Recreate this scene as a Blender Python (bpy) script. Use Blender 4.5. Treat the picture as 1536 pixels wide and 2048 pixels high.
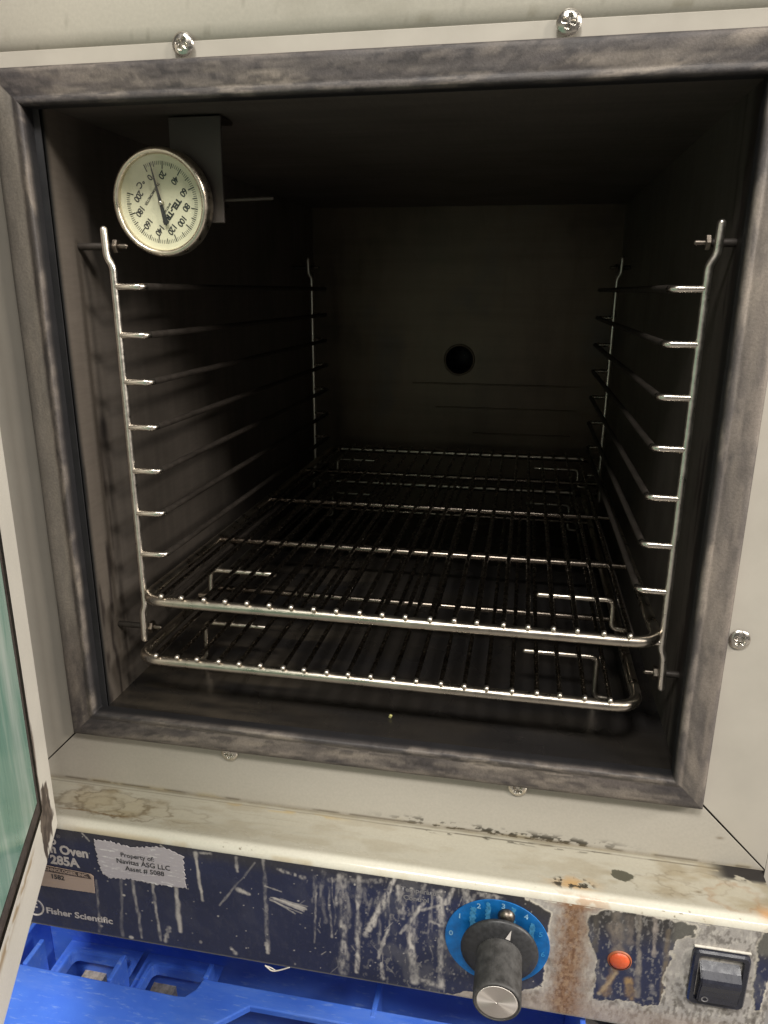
import bpy, bmesh, math, random
import numpy as np
from mathutils import Vector, Matrix

for o in list(bpy.data.objects):
    bpy.data.objects.remove(o)
scene = bpy.context.scene
COL = scene.collection
R = math.radians
random.seed(5)

# ------------------------------------------------------------------ camera, light, exposure
cam_d = bpy.data.cameras.new("camera")
cam_d.sensor_fit = 'HORIZONTAL'
cam_d.sensor_width = 36.0
cam_d.lens = 34.695
cam_d.clip_start = 0.005
cam_d.clip_end = 60.0
cam = bpy.data.objects.new("camera", cam_d)
cam.location = (0.070602, -0.325543, 0.225344)
cam.rotation_euler = (1.2802291, -0.0048575, 0.1865636)
COL.objects.link(cam)
scene.camera = cam

world = bpy.data.worlds.new("World")
scene.world = world
world.use_nodes = True
bg = world.node_tree.nodes["Background"]
bg.inputs[0].default_value = (1.0, 0.95, 0.88, 1)
bg.inputs[1].default_value = 0.10


def area_lamp(name, loc, target, sx, sy, power, color):
    d = bpy.data.lights.new(name, 'AREA')
    d.shape = 'RECTANGLE'
    d.size, d.size_y = sx, sy
    d.energy = power
    d.color = color
    o = bpy.data.objects.new(name, d)
    o.location = loc
    o.rotation_euler = (Vector(target) - Vector(loc)).to_track_quat('-Z', 'Y').to_euler()
    COL.objects.link(o)
    return o


# fittings of the room: an overhead fitting behind the viewer, and two lamps off to the right; plus one added narrow lamp
area_lamp("overhead_lamp", (-0.06, -1.15, 1.70), (0, 0, 0.1), 0.36, 0.30, 23.0, (1.0, 0.965, 0.91))
area_lamp("overhead_lamp", (0.57, -1.05, 1.42), (0.1, 0, 0), 0.50, 0.12, 6.5, (1.0, 0.965, 0.91))  # narrow lamp added for highlights on the rocker and ledge nose
area_lamp("side_lamp", (1.75, -0.93, 1.24), (-0.1, 0.05, 0.15), 0.30, 0.30, 19.0, (1.0, 0.92, 0.82))
area_lamp("side_lamp", (1.95, -0.24, 0.95), (-0.1, -0.05, 0.0), 0.40, 0.30, 30.0, (1.0, 0.95, 0.88))

scene.view_settings.view_transform = 'Standard'
scene.view_settings.look = 'None'
scene.view_settings.exposure = 0.32
scene.view_settings.gamma = 1.0
scene.view_settings.use_curve_mapping = False
scene.cycles.use_denoising = True
scene.cycles.max_bounces = 10

# ------------------------------------------------------------------ helpers


def lin(c):
    c = c / 255.0
    return c / 12.92 if c <= 0.04045 else ((c + 0.055) / 1.055) ** 2.4


def S(r, g, b):
    return (lin(r), lin(g), lin(b))


def tag(o, label=None, cat=None, group=None, kind=None):
    if label:
        o["label"] = label
    if cat:
        o["category"] = cat
    if group:
        o["group"] = group
    if kind:
        o["kind"] = kind
    return o


def empty(name, loc=(0, 0, 0), parent=None):
    o = bpy.data.objects.new(name, None)
    o.empty_display_size = 0.02
    o.location = loc
    COL.objects.link(o)
    if parent:
        o.parent = parent
    return o


def link(name, me, mat, parent=None, loc=None, rot=None):
    o = bpy.data.objects.new(name, me)
    if mat is not None and not me.materials:
        me.materials.append(mat)
    COL.objects.link(o)
    if parent:
        o.parent = parent
    if loc is not None:
        o.location = loc
    if rot is not None:
        o.rotation_euler = rot
    return o


def mesh(verts, faces, smooth=False, name="mesh"):
    me = bpy.data.meshes.new(name)
    me.from_pydata([tuple(v) for v in verts], [], [tuple(f) for f in faces])
    me.update()
    if smooth:
        me.polygons.foreach_set("use_smooth", [True] * len(me.polygons))
    return me


def box(x0, x1, y0, y1, z0, z1, bev=0.0, seg=2):
    bm = bmesh.new()
    bmesh.ops.create_cube(bm, size=1)
    for v in bm.verts:
        v.co = ((x0 + x1) / 2 + v.co.x * (x1 - x0), (y0 + y1) / 2 + v.co.y * (y1 - y0), (z0 + z1) / 2 + v.co.z * (z1 - z0))
    if bev:
        bmesh.ops.bevel(bm, geom=bm.edges[:], offset=bev, segments=seg, affect='EDGES', profile=0.5)
    me = bpy.data.meshes.new("box")
    bm.to_mesh(me)
    bm.free()
    return me


def prism(poly, y0, y1, bev=0.0):
    """polygon in x,z (counter-clockwise seen from -y) extruded from y0 (front) to y1"""
    bm = bmesh.new()
    a = [bm.verts.new((x, y0, z)) for x, z in poly]
    b = [bm.verts.new((x, y1, z)) for x, z in poly]
    f0 = bm.faces.new(a)
    bm.faces.new(b[::-1])
    n = len(poly)
    for i in range(n):
        bm.faces.new((a[i], b[i], b[(i + 1) % n], a[(i + 1) % n]))
    bmesh.ops.recalc_face_normals(bm, faces=bm.faces[:])
    if bev:
        bmesh.ops.bevel(bm, geom=list(f0.edges), offset=bev, segments=2, affect='EDGES', profile=0.5)
    me = bpy.data.meshes.new("prism")
    bm.to_mesh(me)
    bm.free()
    return me


def lathe(prof, seg=32, close=True, smooth=True):
    """profile [(r, y)] spun about the y axis, first point at front"""
    vs, fs = [], []
    for r, y in prof:
        for k in range(seg):
            a = 2 * math.pi * k / seg
            vs.append((r * math.cos(a), y, r * math.sin(a)))
    for i in range(len(prof) - 1):
        for k in range(seg):
            k2 = (k + 1) % seg
            fs.append((i * seg + k, i * seg + k2, (i + 1) * seg + k2, (i + 1) * seg + k))
    if close:
        fs.append(tuple(range(seg - 1, -1, -1)))
        fs.append(tuple(range((len(prof) - 1) * seg, len(prof) * seg)))
    me = mesh(vs, fs, smooth)
    bm = bmesh.new()
    bm.from_mesh(me)
    bmesh.ops.recalc_face_normals(bm, faces=bm.faces[:])
    bm.to_mesh(me)
    bm.free()
    return me


def round_path(pts, r, n=5, closed=False):
    pts = [Vector(p) for p in pts]
    out = []
    N = len(pts)
    for i in range(N):
        if not closed and i in (0, N - 1):
            out.append(pts[i])
            continue
        p, a, b = pts[i], pts[i - 1], pts[(i + 1) % N]
        da, db = (a - p), (b - p)
        rr = min(r, da.length * 0.49, db.length * 0.49)
        A, B = p + da.normalized() * rr, p + db.normalized() * rr
        for k in range(n + 1):
            t = k / n
            out.append((1 - t) ** 2 * A + 2 * t * (1 - t) * p + t * t * B)
    return out


def tube(pts, r, seg=10, closed=False, cap=True, parts=None):
    pts = [Vector(p) for p in pts]
    N = len(pts)
    vs, fs = [], []
    rings = []
    prev = None
    items = []
    for i in range(N):
        if closed:
            t = (pts[(i + 1) % N] - pts[i - 1]).normalized()
        else:
            t = (pts[min(i + 1, N - 1)] - pts[max(i - 1, 0)]).normalized()
        items.append((pts[i], t, r))
    if cap and not closed:
        t0, t1 = items[0][1], items[-1][1]
        head = [(pts[0] - t0 * r * math.sin(a), t0, max(r * math.cos(a), r * 0.05)) for a in (1.5, 1.1, 0.7, 0.35)]
        tail = [(pts[-1] + t1 * r * math.sin(a), t1, max(r * math.cos(a), r * 0.05)) for a in (0.35, 0.7, 1.1, 1.5)]
        items = head + items + tail
    for p, t, rr in items:
        if prev is None:
            u = t.orthogonal().normalized()
        else:
            u = (prev - t * prev.dot(t)).normalized()
        prev = u
        v = t.cross(u)
        base = len(vs)
        for k in range(seg):
            a = 2 * math.pi * k / seg
            vs.append(p + (u * math.cos(a) + v * math.sin(a)) * rr)
        rings.append(base)
    M = len(rings)
    for i in range(M if closed else M - 1):
        a, b = rings[i], rings[(i + 1) % M]
        for k in range(seg):
            k2 = (k + 1) % seg
            fs.append((a + k, a + k2, b + k2, b + k))
    if not closed:
        fs.append(tuple(range(rings[0] + seg - 1, rings[0] - 1, -1)))
        fs.append(tuple(range(rings[-1], rings[-1] + seg)))
    return mesh(vs, fs, True)


def join_meshes(mes, name="joined"):
    bm = bmesh.new()
    for me in mes:
        bm.from_mesh(me)
    out = bpy.data.meshes.new(name)
    bm.to_mesh(out)
    bm.free()
    return out


def text_mesh(body, size, bold=0.0, align='LEFT', extrude=0.0, spacing=1.0, width=0.0, line=1.0):
    c = bpy.data.curves.new("text", 'FONT')
    c.body = body
    c.size = size
    c.align_x = align
    c.align_y = 'CENTER'
    c.offset = bold
    c.extrude = extrude
    c.space_character = spacing
    c.space_line = line
    c.resolution_u = 3
    o = bpy.data.objects.new("text", c)
    COL.objects.link(o)
    bpy.context.view_layer.update()
    dg = bpy.context.evaluated_depsgraph_get()
    me = bpy.data.meshes.new_from_object(o.evaluated_get(dg), depsgraph=dg)
    bpy.data.objects.remove(o)
    if width:
        vx = [v.co.x for v in me.vertices]
        k = width / (max(vx) - min(vx))
        me.transform(Matrix.Diagonal((k, 1, 1, 1)))
    # text lies in x,y -> stand it up in x,z facing -y
    me.transform(Matrix.Rotation(R(90), 4, 'X'))
    return me


# numpy noise ---------------------------------------------------------------
_tab = np.random.default_rng(11).random((256, 256))


def vnoise(x, y, seed=0):
    x = np.asarray(x, float) + seed * 17.31
    y = np.asarray(y, float) + seed * 9.77
    xi, yi = np.floor(x).astype(int), np.floor(y).astype(int)
    fx, fy = x - xi, y - yi
    fx = fx * fx * (3 - 2 * fx)
    fy = fy * fy * (3 - 2 * fy)
    g = lambda a, b: _tab[a % 256, b % 256]
    return (g(xi, yi) * (1 - fx) + g(xi + 1, yi) * fx) * (1 - fy) + (g(xi, yi + 1) * (1 - fx) + g(xi + 1, yi + 1) * fx) * fy


def fbm(x, y, seed=0, octv=4):
    s, a, t = 0, 0.5, 0
    for k in range(octv):
        s = s + a * vnoise(x * 2 ** k, y * 2 ** k, seed + k * 3)
        t += a
        a *= 0.5
    return s / t


def sm(a, b, x):
    t = np.clip((x - a) / (b - a), 0, 1)
    return t * t * (3 - 2 * t)


def seg_dist(X, Z, a, b):
    ax, az = a
    bx, bz = b
    dx, dz = bx - ax, bz - az
    L = dx * dx + dz * dz + 1e-9
    t = np.clip(((X - ax) * dx + (Z - az) * dz) / L, 0, 1)
    return np.hypot(X - ax - t * dx, Z - az - t * dz), t


def poly_sd(X, Z, poly):
    """signed distance, negative inside"""
    d = np.full(X.shape, 1e9)
    inside = np.zeros(X.shape, bool)
    n = len(poly)
    for i in range(n):
        a, b = poly[i], poly[(i + 1) % n]
        dd, _ = seg_dist(X, Z, a, b)
        d = np.minimum(d, dd)
        cond = ((a[1] > Z) != (b[1] > Z))
        den = (b[1] - a[1]) if abs(b[1] - a[1]) > 1e-9 else 1e-9
        inside ^= cond & (X < (b[0] - a[0]) * (Z - a[1]) / den + a[0])
    return np.where(inside, -d, d)


def mixc(c, col, m):
    m = np.asarray(m, float)[..., None]
    return c * (1 - m) + np.array(col) * m


def paint_grid(name, P, C, Rg, mat, parent=None, flip=False, smooth=True):
    """P (n,m,3) positions, C (n,m,3) colours, Rg (n,m) roughness -> object"""
    n, m = P.shape[:2]
    me = bpy.data.meshes.new(name)
    me.vertices.add(n * m)
    me.vertices.foreach_set("co", P.reshape(-1).astype(np.float32))
    i, j = np.meshgrid(np.arange(n - 1), np.arange(m - 1), indexing='ij')
    a = (i * m + j).ravel()
    q = np.stack([a, a + m, a + m + 1, a + 1], 1)
    if flip:
        q = q[:, ::-1]
    nf = len(q)
    me.loops.add(nf * 4)
    me.loops.foreach_set("vertex_index", q.ravel().astype(np.int32))
    me.polygons.add(nf)
    me.polygons.foreach_set("loop_start", (np.arange(nf) * 4).astype(np.int32))
    me.polygons.foreach_set("use_smooth", np.full(nf, smooth))
    me.update(calc_edges=True)
    at = me.attributes.new("Col", 'FLOAT_COLOR', 'POINT')
    rgba = np.ones((n * m, 4), np.float32)
    rgba[:, :3] = np.clip(C.reshape(-1, 3), 0, 1)
    at.data.foreach_set("color", rgba.ravel())
    ar = me.attributes.new("Rgh", 'FLOAT', 'POINT')
    ar.data.foreach_set("value", Rg.reshape(-1).astype(np.float32))
    me.validate()
    return link(name, me, mat, parent)


# ------------------------------------------------------------------ materials
def new_mat(name):
    m = bpy.data.materials.new(name)
    m.use_nodes = True
    nt = m.node_tree
    return m, nt, nt.nodes["Principled BSDF"]


def noise_node(nt, scale, detail=4, rough=0.6, stretch=None):
    tc = nt.nodes.new("ShaderNodeTexCoord")
    mp = nt.nodes.new("ShaderNodeMapping")
    if stretch:
        mp.inputs["Scale"].default_value = stretch
    nt.links.new(tc.outputs["Object"], mp.inputs["Vector"])
    n = nt.nodes.new("ShaderNodeTexNoise")
    n.inputs["Scale"].default_value = scale
    n.inputs["Detail"].default_value = detail
    n.inputs["Roughness"].default_value = rough
    nt.links.new(mp.outputs["Vector"], n.inputs["Vector"])
    return n


def ramp(nt, src, stops):
    r = nt.nodes.new("ShaderNodeValToRGB")
    el = r.color_ramp.elements
    while len(el) < len(stops):
        el.new(0.5)
    for e, (p, c) in zip(el, stops):
        e.position = p
        e.color = (*c, 1) if len(c) == 3 else c
    nt.links.new(src, r.inputs[0])
    return r


def bump(nt, bs, src, strength, dist=0.001):
    b = nt.nodes.new("ShaderNodeBump")
    b.inputs["Strength"].default_value = strength
    b.inputs["Distance"].default_value = dist
    nt.links.new(src, b.inputs["Height"])
    nt.links.new(b.outputs[0], bs.inputs["Normal"])


def simple(name, col, rough=0.5, metal=0.0, var=0.12, scale=60, bmp=0.0, stretch=None, rvar=0.1, spec=0.5):
    m, nt, bs = new_mat(name)
    n = noise_node(nt, scale, stretch=stretch)
    lo = tuple(max(0, c * (1 - var)) for c in col)
    hi = tuple(min(1, c * (1 + var)) for c in col)
    r = ramp(nt, n.outputs["Fac"], [(0.3, lo), (0.7, hi)])
    nt.links.new(r.outputs[0], bs.inputs["Base Color"])
    rr = ramp(nt, n.outputs["Fac"], [(0.3, (max(0, rough - rvar),) * 3), (0.7, (min(1, rough + rvar),) * 3)])
    nt.links.new(rr.outputs[0], bs.inputs["Roughness"])
    bs.inputs["Metallic"].default_value = metal
    bs.inputs["Specular IOR Level"].default_value = spec
    if bmp:
        bump(nt, bs, n.outputs["Fac"], bmp)
    return m


def attr_mat(name, metal=0.0, fine=500, famt=0.08, bmp=0.1, spec=0.5, stretch=None):
    m, nt, bs = new_mat(name)
    a = nt.nodes.new("ShaderNodeAttribute")
    a.attribute_name = "Col"
    g = nt.nodes.new("ShaderNodeAttribute")
    g.attribute_name = "Rgh"
    n = noise_node(nt, fine, 5, 0.65, stretch)
    mx = nt.nodes.new("ShaderNodeMix")
    mx.data_type = 'RGBA'
    mx.blend_type = 'MULTIPLY'
    mx.inputs[0].default_value = 1.0
    r = ramp(nt, n.outputs["Fac"], [(0.3, (1 - famt,) * 3), (0.7, (1 + famt,) * 3)])
    nt.links.new(a.outputs["Color"], mx.inputs[6])
    nt.links.new(r.outputs[0], mx.inputs[7])
    nt.links.new(mx.outputs[2], bs.inputs["Base Color"])
    nt.links.new(g.outputs["Fac"], bs.inputs["Roughness"])
    bs.inputs["Metallic"].default_value = metal
    bs.inputs["Specular IOR Level"].default_value = spec
    if bmp:
        bump(nt, bs, n.outputs["Fac"], bmp, 0.0004)
    return m


CREAM = S(180, 174, 163)
M_enamel = simple("cream_enamel", CREAM, 0.38, var=0.05, scale=35, bmp=0.03)
M_enamel_attr = attr_mat("worn_cream_enamel", 0.0, 700, 0.05, 0.06)
M_gasket = attr_mat("stained_rubber_gasket", 0.0, 900, 0.18, 0.35)
M_overlay = attr_mat("control_overlay", 0.0, 1200, 0.10, 0.15)
M_steel_wall = attr_mat("chamber_steel", 0.6, 500, 0.08, 0.03, stretch=(1, 0.15, 1))
M_chrome = simple("shelf_wire_steel", (0.62, 0.58, 0.52), 0.22, 1.0, 0.15, 300, rvar=0.08)
M_bright = simple("upright_steel", (0.80, 0.74, 0.66), 0.34, 1.0, 0.10, 300, rvar=0.08)
M_rung = simple("rung_steel", (0.72, 0.66, 0.58), 0.26, 1.0, 0.06, 200, rvar=0.04)
M_wire = simple("dim_browned_wire", (0.20, 0.17, 0.14), 0.27, 1.0, 0.08, 200, rvar=0.04)
M_frame = simple("shelf_frame_steel", (0.50, 0.45, 0.38), 0.30, 1.0, 0.12, 120, rvar=0.06)
M_spacer = simple("browned_spacer", (0.05, 0.042, 0.036), 0.55, 0.4, 0.2, 200)
M_dark_steel = simple("dark_steel", (0.06, 0.05, 0.042), 0.55, 0.6, 0.2, 300)
M_screw = simple("screw_steel", (0.62, 0.58, 0.52), 0.25, 1.0, 0.2, 900)
M_dark = simple("dark_gap", (0.012, 0.011, 0.011), 0.8, 0, 0.2)
M_dullsteel = simple("dull_bolt_steel", (0.17, 0.145, 0.12), 0.4, 1.0, 0.2, 600)
M_brass = simple("bezel_steel", (0.72, 0.64, 0.52), 0.32, 1.0, 0.1, 250)
M_white_print = simple("pale_print", S(190, 184, 180), 0.6, 0, 0.18, 900)
M_faint_print = simple("faded_print", S(120, 118, 120), 0.6, 0, 0.35, 1500)
M_pale_num = simple("pale_number_print", S(130, 175, 205), 0.5, 0, 0.25, 900)
M_worn_num = simple("worn_number_print", S(50, 135, 195), 0.5, 0, 0.2, 600)
M_ink = simple("dark_ink", S(45, 45, 45), 0.6, 0, 0.1, 900)
M_dialface = simple("dial_paper", S(222, 218, 190), 0.6, 0, 0.05, 80)
M_blue, nt, bs = new_mat("blue_plastic")
n1 = noise_node(nt, 30, 4, 0.6)
n2 = noise_node(nt, 40, 6, 0.7, (0.5, 2.2, 1))
n3 = noise_node(nt, 260, 5, 0.7, (0.35, 1.6, 1))
r1 = ramp(nt, n1.outputs["Fac"], [(0.3, (0.065, 0.185, 0.82)), (0.7, (0.095, 0.25, 0.92))])
r2 = ramp(nt, n2.outputs["Fac"], [(0.48, (0, 0, 0)), (0.75, (0.36, 0.36, 0.36))])
r3 = ramp(nt, n3.outputs["Fac"], [(0.56, (0, 0, 0)), (0.66, (0.6, 0.6, 0.6))])
ad = nt.nodes.new("ShaderNodeMath")
ad.operation = 'MAXIMUM'
nt.links.new(r2.outputs[0], ad.inputs[0]); nt.links.new(r3.outputs[0], ad.inputs[1])
mxb = nt.nodes.new("ShaderNodeMix")
mxb.data_type = 'RGBA'
nt.links.new(ad.outputs[0], mxb.inputs[0]); nt.links.new(r1.outputs[0], mxb.inputs[6])
mxb.inputs[7].default_value = (0.26, 0.42, 0.90, 1)
nt.links.new(mxb.outputs[2], bs.inputs["Base Color"])
bs.inputs["Roughness"].default_value = 0.42
bump(nt, bs, n3.outputs["Fac"], 0.05)
M_ring = simple("blue_dial_print", S(12, 102, 172), 0.5, 0, 0.28, 160)
M_knob = simple("knob_black", (0.030, 0.030, 0.032), 0.45, 0, 0.3, 500, 0.05)
M_knob_dirty = simple("knob_grip", (0.055, 0.053, 0.051), 0.6, 0, 0.45, 260, 0.25)
M_switch = simple("switch_plastic", (0.024, 0.025, 0.036), 0.28, 0, 0.15, 300)
M_bench = simple("bench_surface", (0.20, 0.19, 0.18), 0.6, 0, 0.3, 40)
M_pad = simple("grey_stone_pad", S(190, 178, 160), 0.9, 0, 0.35, 300, 0.5)

# ------------------------------------------------------------------ oven
oven = tag(empty("vacuum_oven", (0, 0.2, -0.124)),
           "cream bench-top vacuum oven with open door, dark steel chamber and worn navy control panel", "oven")


def part(name, me, mat, parent=None, label=None):
    o = link(name, me, mat, parent or oven)
    if (parent or oven) is oven:
        o.location = (0, -0.2, 0.124)
    if label:
        o["label"] = label
    return o


def pgrid(name, P, C, Rg, mat, parent=None, flip=False, smooth=True):
    o = paint_grid(name, P, C, Rg, mat, parent or oven, flip, smooth)
    if (parent or oven) is oven:
        o.location = (0, -0.2, 0.124)
    return o


YF = 0.006           # plane of the mitred front frame
XO = 0.202           # half width of the body
ZB = -0.050          # where frame meets the ledge
ZT = 0.325


def frame_piece(poly):
    """painted sheet in the frame plane, as a grid clipped to a polygon"""
    return prism(poly, YF, YF + 0.0015, 0.0003)


g = 0.0004
# side strips, bottom strip, top strip, mitred at 45 degrees like the real frame
part("frame_strip", frame_piece([(-XO, ZB - 0.000 + 1.4 * g), (-0.160, -0.0075 + 1.4 * g), (-0.160, 0.3105), (-XO, 0.3525)]), M_enamel)
part("frame_strip", frame_piece([(0.160, -0.0075 + 1.4 * g), (XO, ZB + 1.4 * g), (XO, 0.3525), (0.160, 0.3105)]), M_enamel)

# bottom strip carries chips and stains: painted grid
xs = np.arange(-0.2016, 0.2017, 0.0006)
ts = np.linspace(0, 1, 72)
X, T = np.meshgrid(xs, ts, indexing='ij')
Zb = ZB + T * 0.0425
half = 0.1600 + (0.0424 - T * 0.0425) - 0.0006
X = np.clip(X, -half, half)
P = np.stack([X, np.full_like(X, YF), Zb], -1)
C = np.ones(X.shape + (3,)) * np.array(CREAM)
Xm, Zm = X * 1000, Zb * 1000
blot = fbm(Xm / 40, Zm / 18, 4)
C *= (0.95 + 0.10 * blot)[..., None]
C = mixc(C, S(190, 172, 120), 0.35 * sm(0.55, 0.75, fbm(Xm / 14, Zm / 7, 8)) * sm(-46, -50, Zm))
chip = sm(0.52, 0.56, fbm(Xm / 4.5, Zm / 1.6, 2)) * sm(-46.2 + 1.5, -49.0, Zm - 2.6 * vnoise(Xm / 9, Zm * 0, 6)) * sm(-10, 45, Xm) * sm(150, 110, Xm)
C = mixc(C, S(62, 58, 50), chip)
C = mixc(C, S(74, 67, 55), 0.8 * np.exp(-((Zm + 49.2) / 0.5) ** 2) * sm(0.40, 0.58, fbm(Xm / 9, Zm * 0, 131)))
C = mixc(C, S(120, 108, 90), 0.8 * np.exp(-((Xm - 179) / 1.7) ** 2 - ((Zm + 34.2) / 0.8) ** 2))
C = mixc(C, S(120, 105, 80), 0.35 * sm(-47.5, -50, Zm))
C = mixc(C, S(150, 135, 105), 0.4 * sm(-19, -15.5, Zm) * fbm(Xm / 20, Zm, 12))
pgrid("frame_strip", P, C, np.full(X.shape, 0.38), M_enamel_attr)
part("frame_strip", frame_piece([(-0.160, 0.3105 + 1.4 * g), (0.160, 0.3105 + 1.4 * g), (0.1745, ZT), (-0.1745, ZT)]), M_enamel)
part("frame_backing", prism([(-XO, ZB), (-0.158, ZB), (-0.158, 0.36), (-XO, 0.36)], YF + 0.0022, YF + 0.003), M_dark)
part("frame_backing", prism([(0.161, ZB), (XO, ZB), (XO, 0.36), (0.161, 0.36)], YF + 0.0022, YF + 0.003), M_dark)
part("frame_backing", prism([(-0.158, ZB - 0.004), (0.161, ZB - 0.004), (0.161, -0.004), (-0.158, -0.004)], YF + 0.0022, YF + 0.003), M_dark)

# upper fascia leaning out over the frame
xs = np.arange(-0.210, 0.2101, 0.0015)
prof = [(YF + 0.0006, ZT - 0.0008), (YF - 0.0002, ZT + 0.0004), (YF - 0.0014, ZT + 0.002)]
for k in range(1, 32):
    z = ZT + 0.002 + k * 0.0035
    prof.append((YF - 0.0014 - 0.0030 * (1 - math.exp(-k * 0.25)) - k * 0.00010, z))
prof = np.array(prof)
X, K = np.meshgrid(xs, np.arange(len(prof)), indexing='ij')
P = np.stack([X, prof[K, 0], prof[K, 1]], -1)
Xm, Zm = X * 1000, P[..., 2] * 1000
C = np.ones(X.shape + (3,)) * np.array(S(184, 179, 166))
C *= (0.94 + 0.1 * fbm(Xm / 30, Zm / 14, 3))[..., None]
scr = sm(0.70, 0.76, fbm(Xm / 14, Zm / 0.9, 21, 3)) * sm(0.5, 0.6, vnoise(Xm / 25, Zm / 9, 5))
C = mixc(C, S(140, 132, 112), 0.45 * scr)
C = mixc(C, S(150, 145, 130), 0.5 * sm(0.5, 0.72, fbm(Xm / 45, Zm / 22, 111)))
C = mixc(C, S(120, 113, 98), 0.35 * sm(0.74, 0.80, fbm(Xm / 4, Zm / 2.5, 117)))
pgrid("upper_fascia", P, C, np.full(X.shape, 0.42), M_enamel_attr, flip=False)

# outer shell round the chamber
part("outer_shell", join_meshes([
    box(-0.206, -0.2035, 0.0095, 0.56, -0.122, 0.44), box(0.2035, 0.206, 0.0095, 0.56, -0.122, 0.44),
    box(-0.206, 0.206, 0.0095, 0.56, 0.44, 0.443), box(-0.206, 0.206, 0.56, 0.563, -0.122, 0.443),
    box(-0.203, 0.203, 0.010, 0.56, -0.1215, -0.119)]), M_enamel)
for fx in (-0.17, 0.17):
    for fy in (0.10, 0.50):
        part("foot", box(fx - 0.018, fx + 0.018, fy - 0.018, fy + 0.018, -0.262, -0.1215, 0.003), M_dark)

# ---- ledge over the control panel (top, rounded nose, short drop)
NL = 1150
xs = np.linspace(-0.2015, 0.2005, NL)
prof = [(YF + 0.001, -0.0500)]
for y in np.linspace(0.0050, -0.0238, 66):
    prof.append((y, -0.0500 - 0.0010 * (0.0050 - y) / 0.029))
rn = 0.0047
cy, cz = -0.0238, prof[-1][1] - rn
for k in range(1, 17):
    a = R(90) - R(92) * k / 16
    prof.append((cy - rn * math.cos(a), cz + rn * math.sin(a)))
prof.append((-0.0281, cz - 0.0025))
prof = np.array(prof)
# close to the right-hand end the nose is rounded off in plan
X, K = np.meshgrid(xs, np.arange(len(prof)), indexing='ij')
Y = prof[K, 0].copy()
Zp = prof[K, 1].copy()
endr = np.clip((X - 0.190) / 0.0106, 0, 1)
lim = -0.0285 + 0.011 * (1 - np.sqrt(1 - endr ** 2))
Y = np.where(Y < lim, lim, Y)
Xm, Ym = X * 1000, Y * 1000
C = np.ones(X.shape + (3,)) * np.array(S(160, 155, 141))
C *= (0.93 + 0.12 * fbm(Xm / 35, Ym / 6, 7))[..., None]
# long fine rubbed lines along the shelf
C = mixc(C, S(160, 154, 138), 0.35 * sm(0.56, 0.72, fbm(Xm / 30, Ym / 0.8, 31, 3)) * sm(-19, -12, Ym))
C = mixc(C, S(125, 118, 98), 0.22 * sm(0.60, 0.72, fbm(Xm / 18, Ym / 1.1, 44, 3)) * sm(-22, -10, Ym) * sm(60, -60, Xm))
# seam next to the frame, with gaps and chips
seam = np.exp(-((Ym - 3.4 + 0.5 * vnoise(Xm / 12, Ym * 0, 1)) / 0.35) ** 2)
C = mixc(C, S(62, 56, 45), seam * np.clip(0.45 + 0.75 * sm(0.42, 0.6, fbm(Xm / 10, Ym * 0, 9)) * sm(-20, 60, Xm), 0, 1))
C = mixc(C, S(96, 88, 70), 0.7 * sm(4.0, 5.4, Ym) * (0.5 + 0.5 * vnoise(Xm / 6, Ym * 0, 3)))
chip = sm(0.60, 0.64, fbm(Xm / 6, Ym / 1.3, 52)) * np.exp(-((Ym - 2.6) / 1.2) ** 2) * sm(10, 40, Xm) * sm(150, 110, Xm)
C = mixc(C, S(60, 56, 46), chip)
C = mixc(C, S(165, 140, 85), 0.6 * np.exp(-((Ym - 2.2) / 1.2) ** 2) * sm(0.5, 0.7, vnoise(Xm / 8, Ym / 3, 14)) * sm(-90, -70, Xm) * sm(0, -30, Xm))


def ring_stain(C, cx, cy, rx, ry, seed, dark, w=0.09, fill=0.25, col=S(92, 78, 56)):
    th = np.arctan2((Ym - cy) / ry, (Xm - cx) / rx)
    rad = np.hypot((Xm - cx) / rx, (Ym - cy) / ry)
    wob = 1 + 0.7 * (fbm(3 + 2.2 * np.cos(th), 3 + 2.2 * np.sin(th), seed, 4) - 0.5) + 0.5 * (fbm(Xm / 4, Ym / 2.2, seed + 5) - 0.5)
    rad = rad / wob
    edge = np.exp(-((rad - 1) / w) ** 2) * (0.35 + 0.65 * vnoise(th * 3, th * 0, seed))
    C = mixc(C, S(150, 138, 112), fill * sm(1.05, 0.8, rad))
    return mixc(C, col, np.clip(edge * dark, 0, 1))


# general grime that the drying rings sit in
grime = sm(0.42, 0.72, fbm(Xm / 16, Ym / 6, 101)) * (0.42 + 0.75 * np.exp(-((Xm + 145) / 38) ** 2) + 0.6 * sm(90, 150, Xm)) * sm(-23, -18, Ym)
C = mixc(C, S(128, 116, 92), np.clip(0.65 * grime, 0, 1))
C = ring_stain(C, -160, -8, 17, 8, 3, 0.75, w=0.14, fill=0.35)
C = ring_stain(C, -143, -9, 21, 9, 5, 0.9, w=0.07, fill=0.40)
C = ring_stain(C, -149, -11, 11, 6, 6, 0.6, w=0.10, fill=0.15)
C = ring_stain(C, -163, -4.5, 5, 2.6, 8, 0.5)
C = ring_stain(C, -122, -11, 14, 7.5, 12, 0.7, w=0.06, fill=0.15)
C = ring_stain(C, -103, -12, 20, 5, 15, 0.4, fill=0.1)
C = ring_stain(C, 166, -9, 17, 7, 18, 0.5, w=0.05, fill=0.15)
C = ring_stain(C, 150, -13, 16, 6, 22, 0.4, w=0.05, fill=0.12)
C = ring_stain(C, 183, -14, 12, 8, 25, 0.5, w=0.12, fill=0.2, col=S(130, 92, 48))
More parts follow.
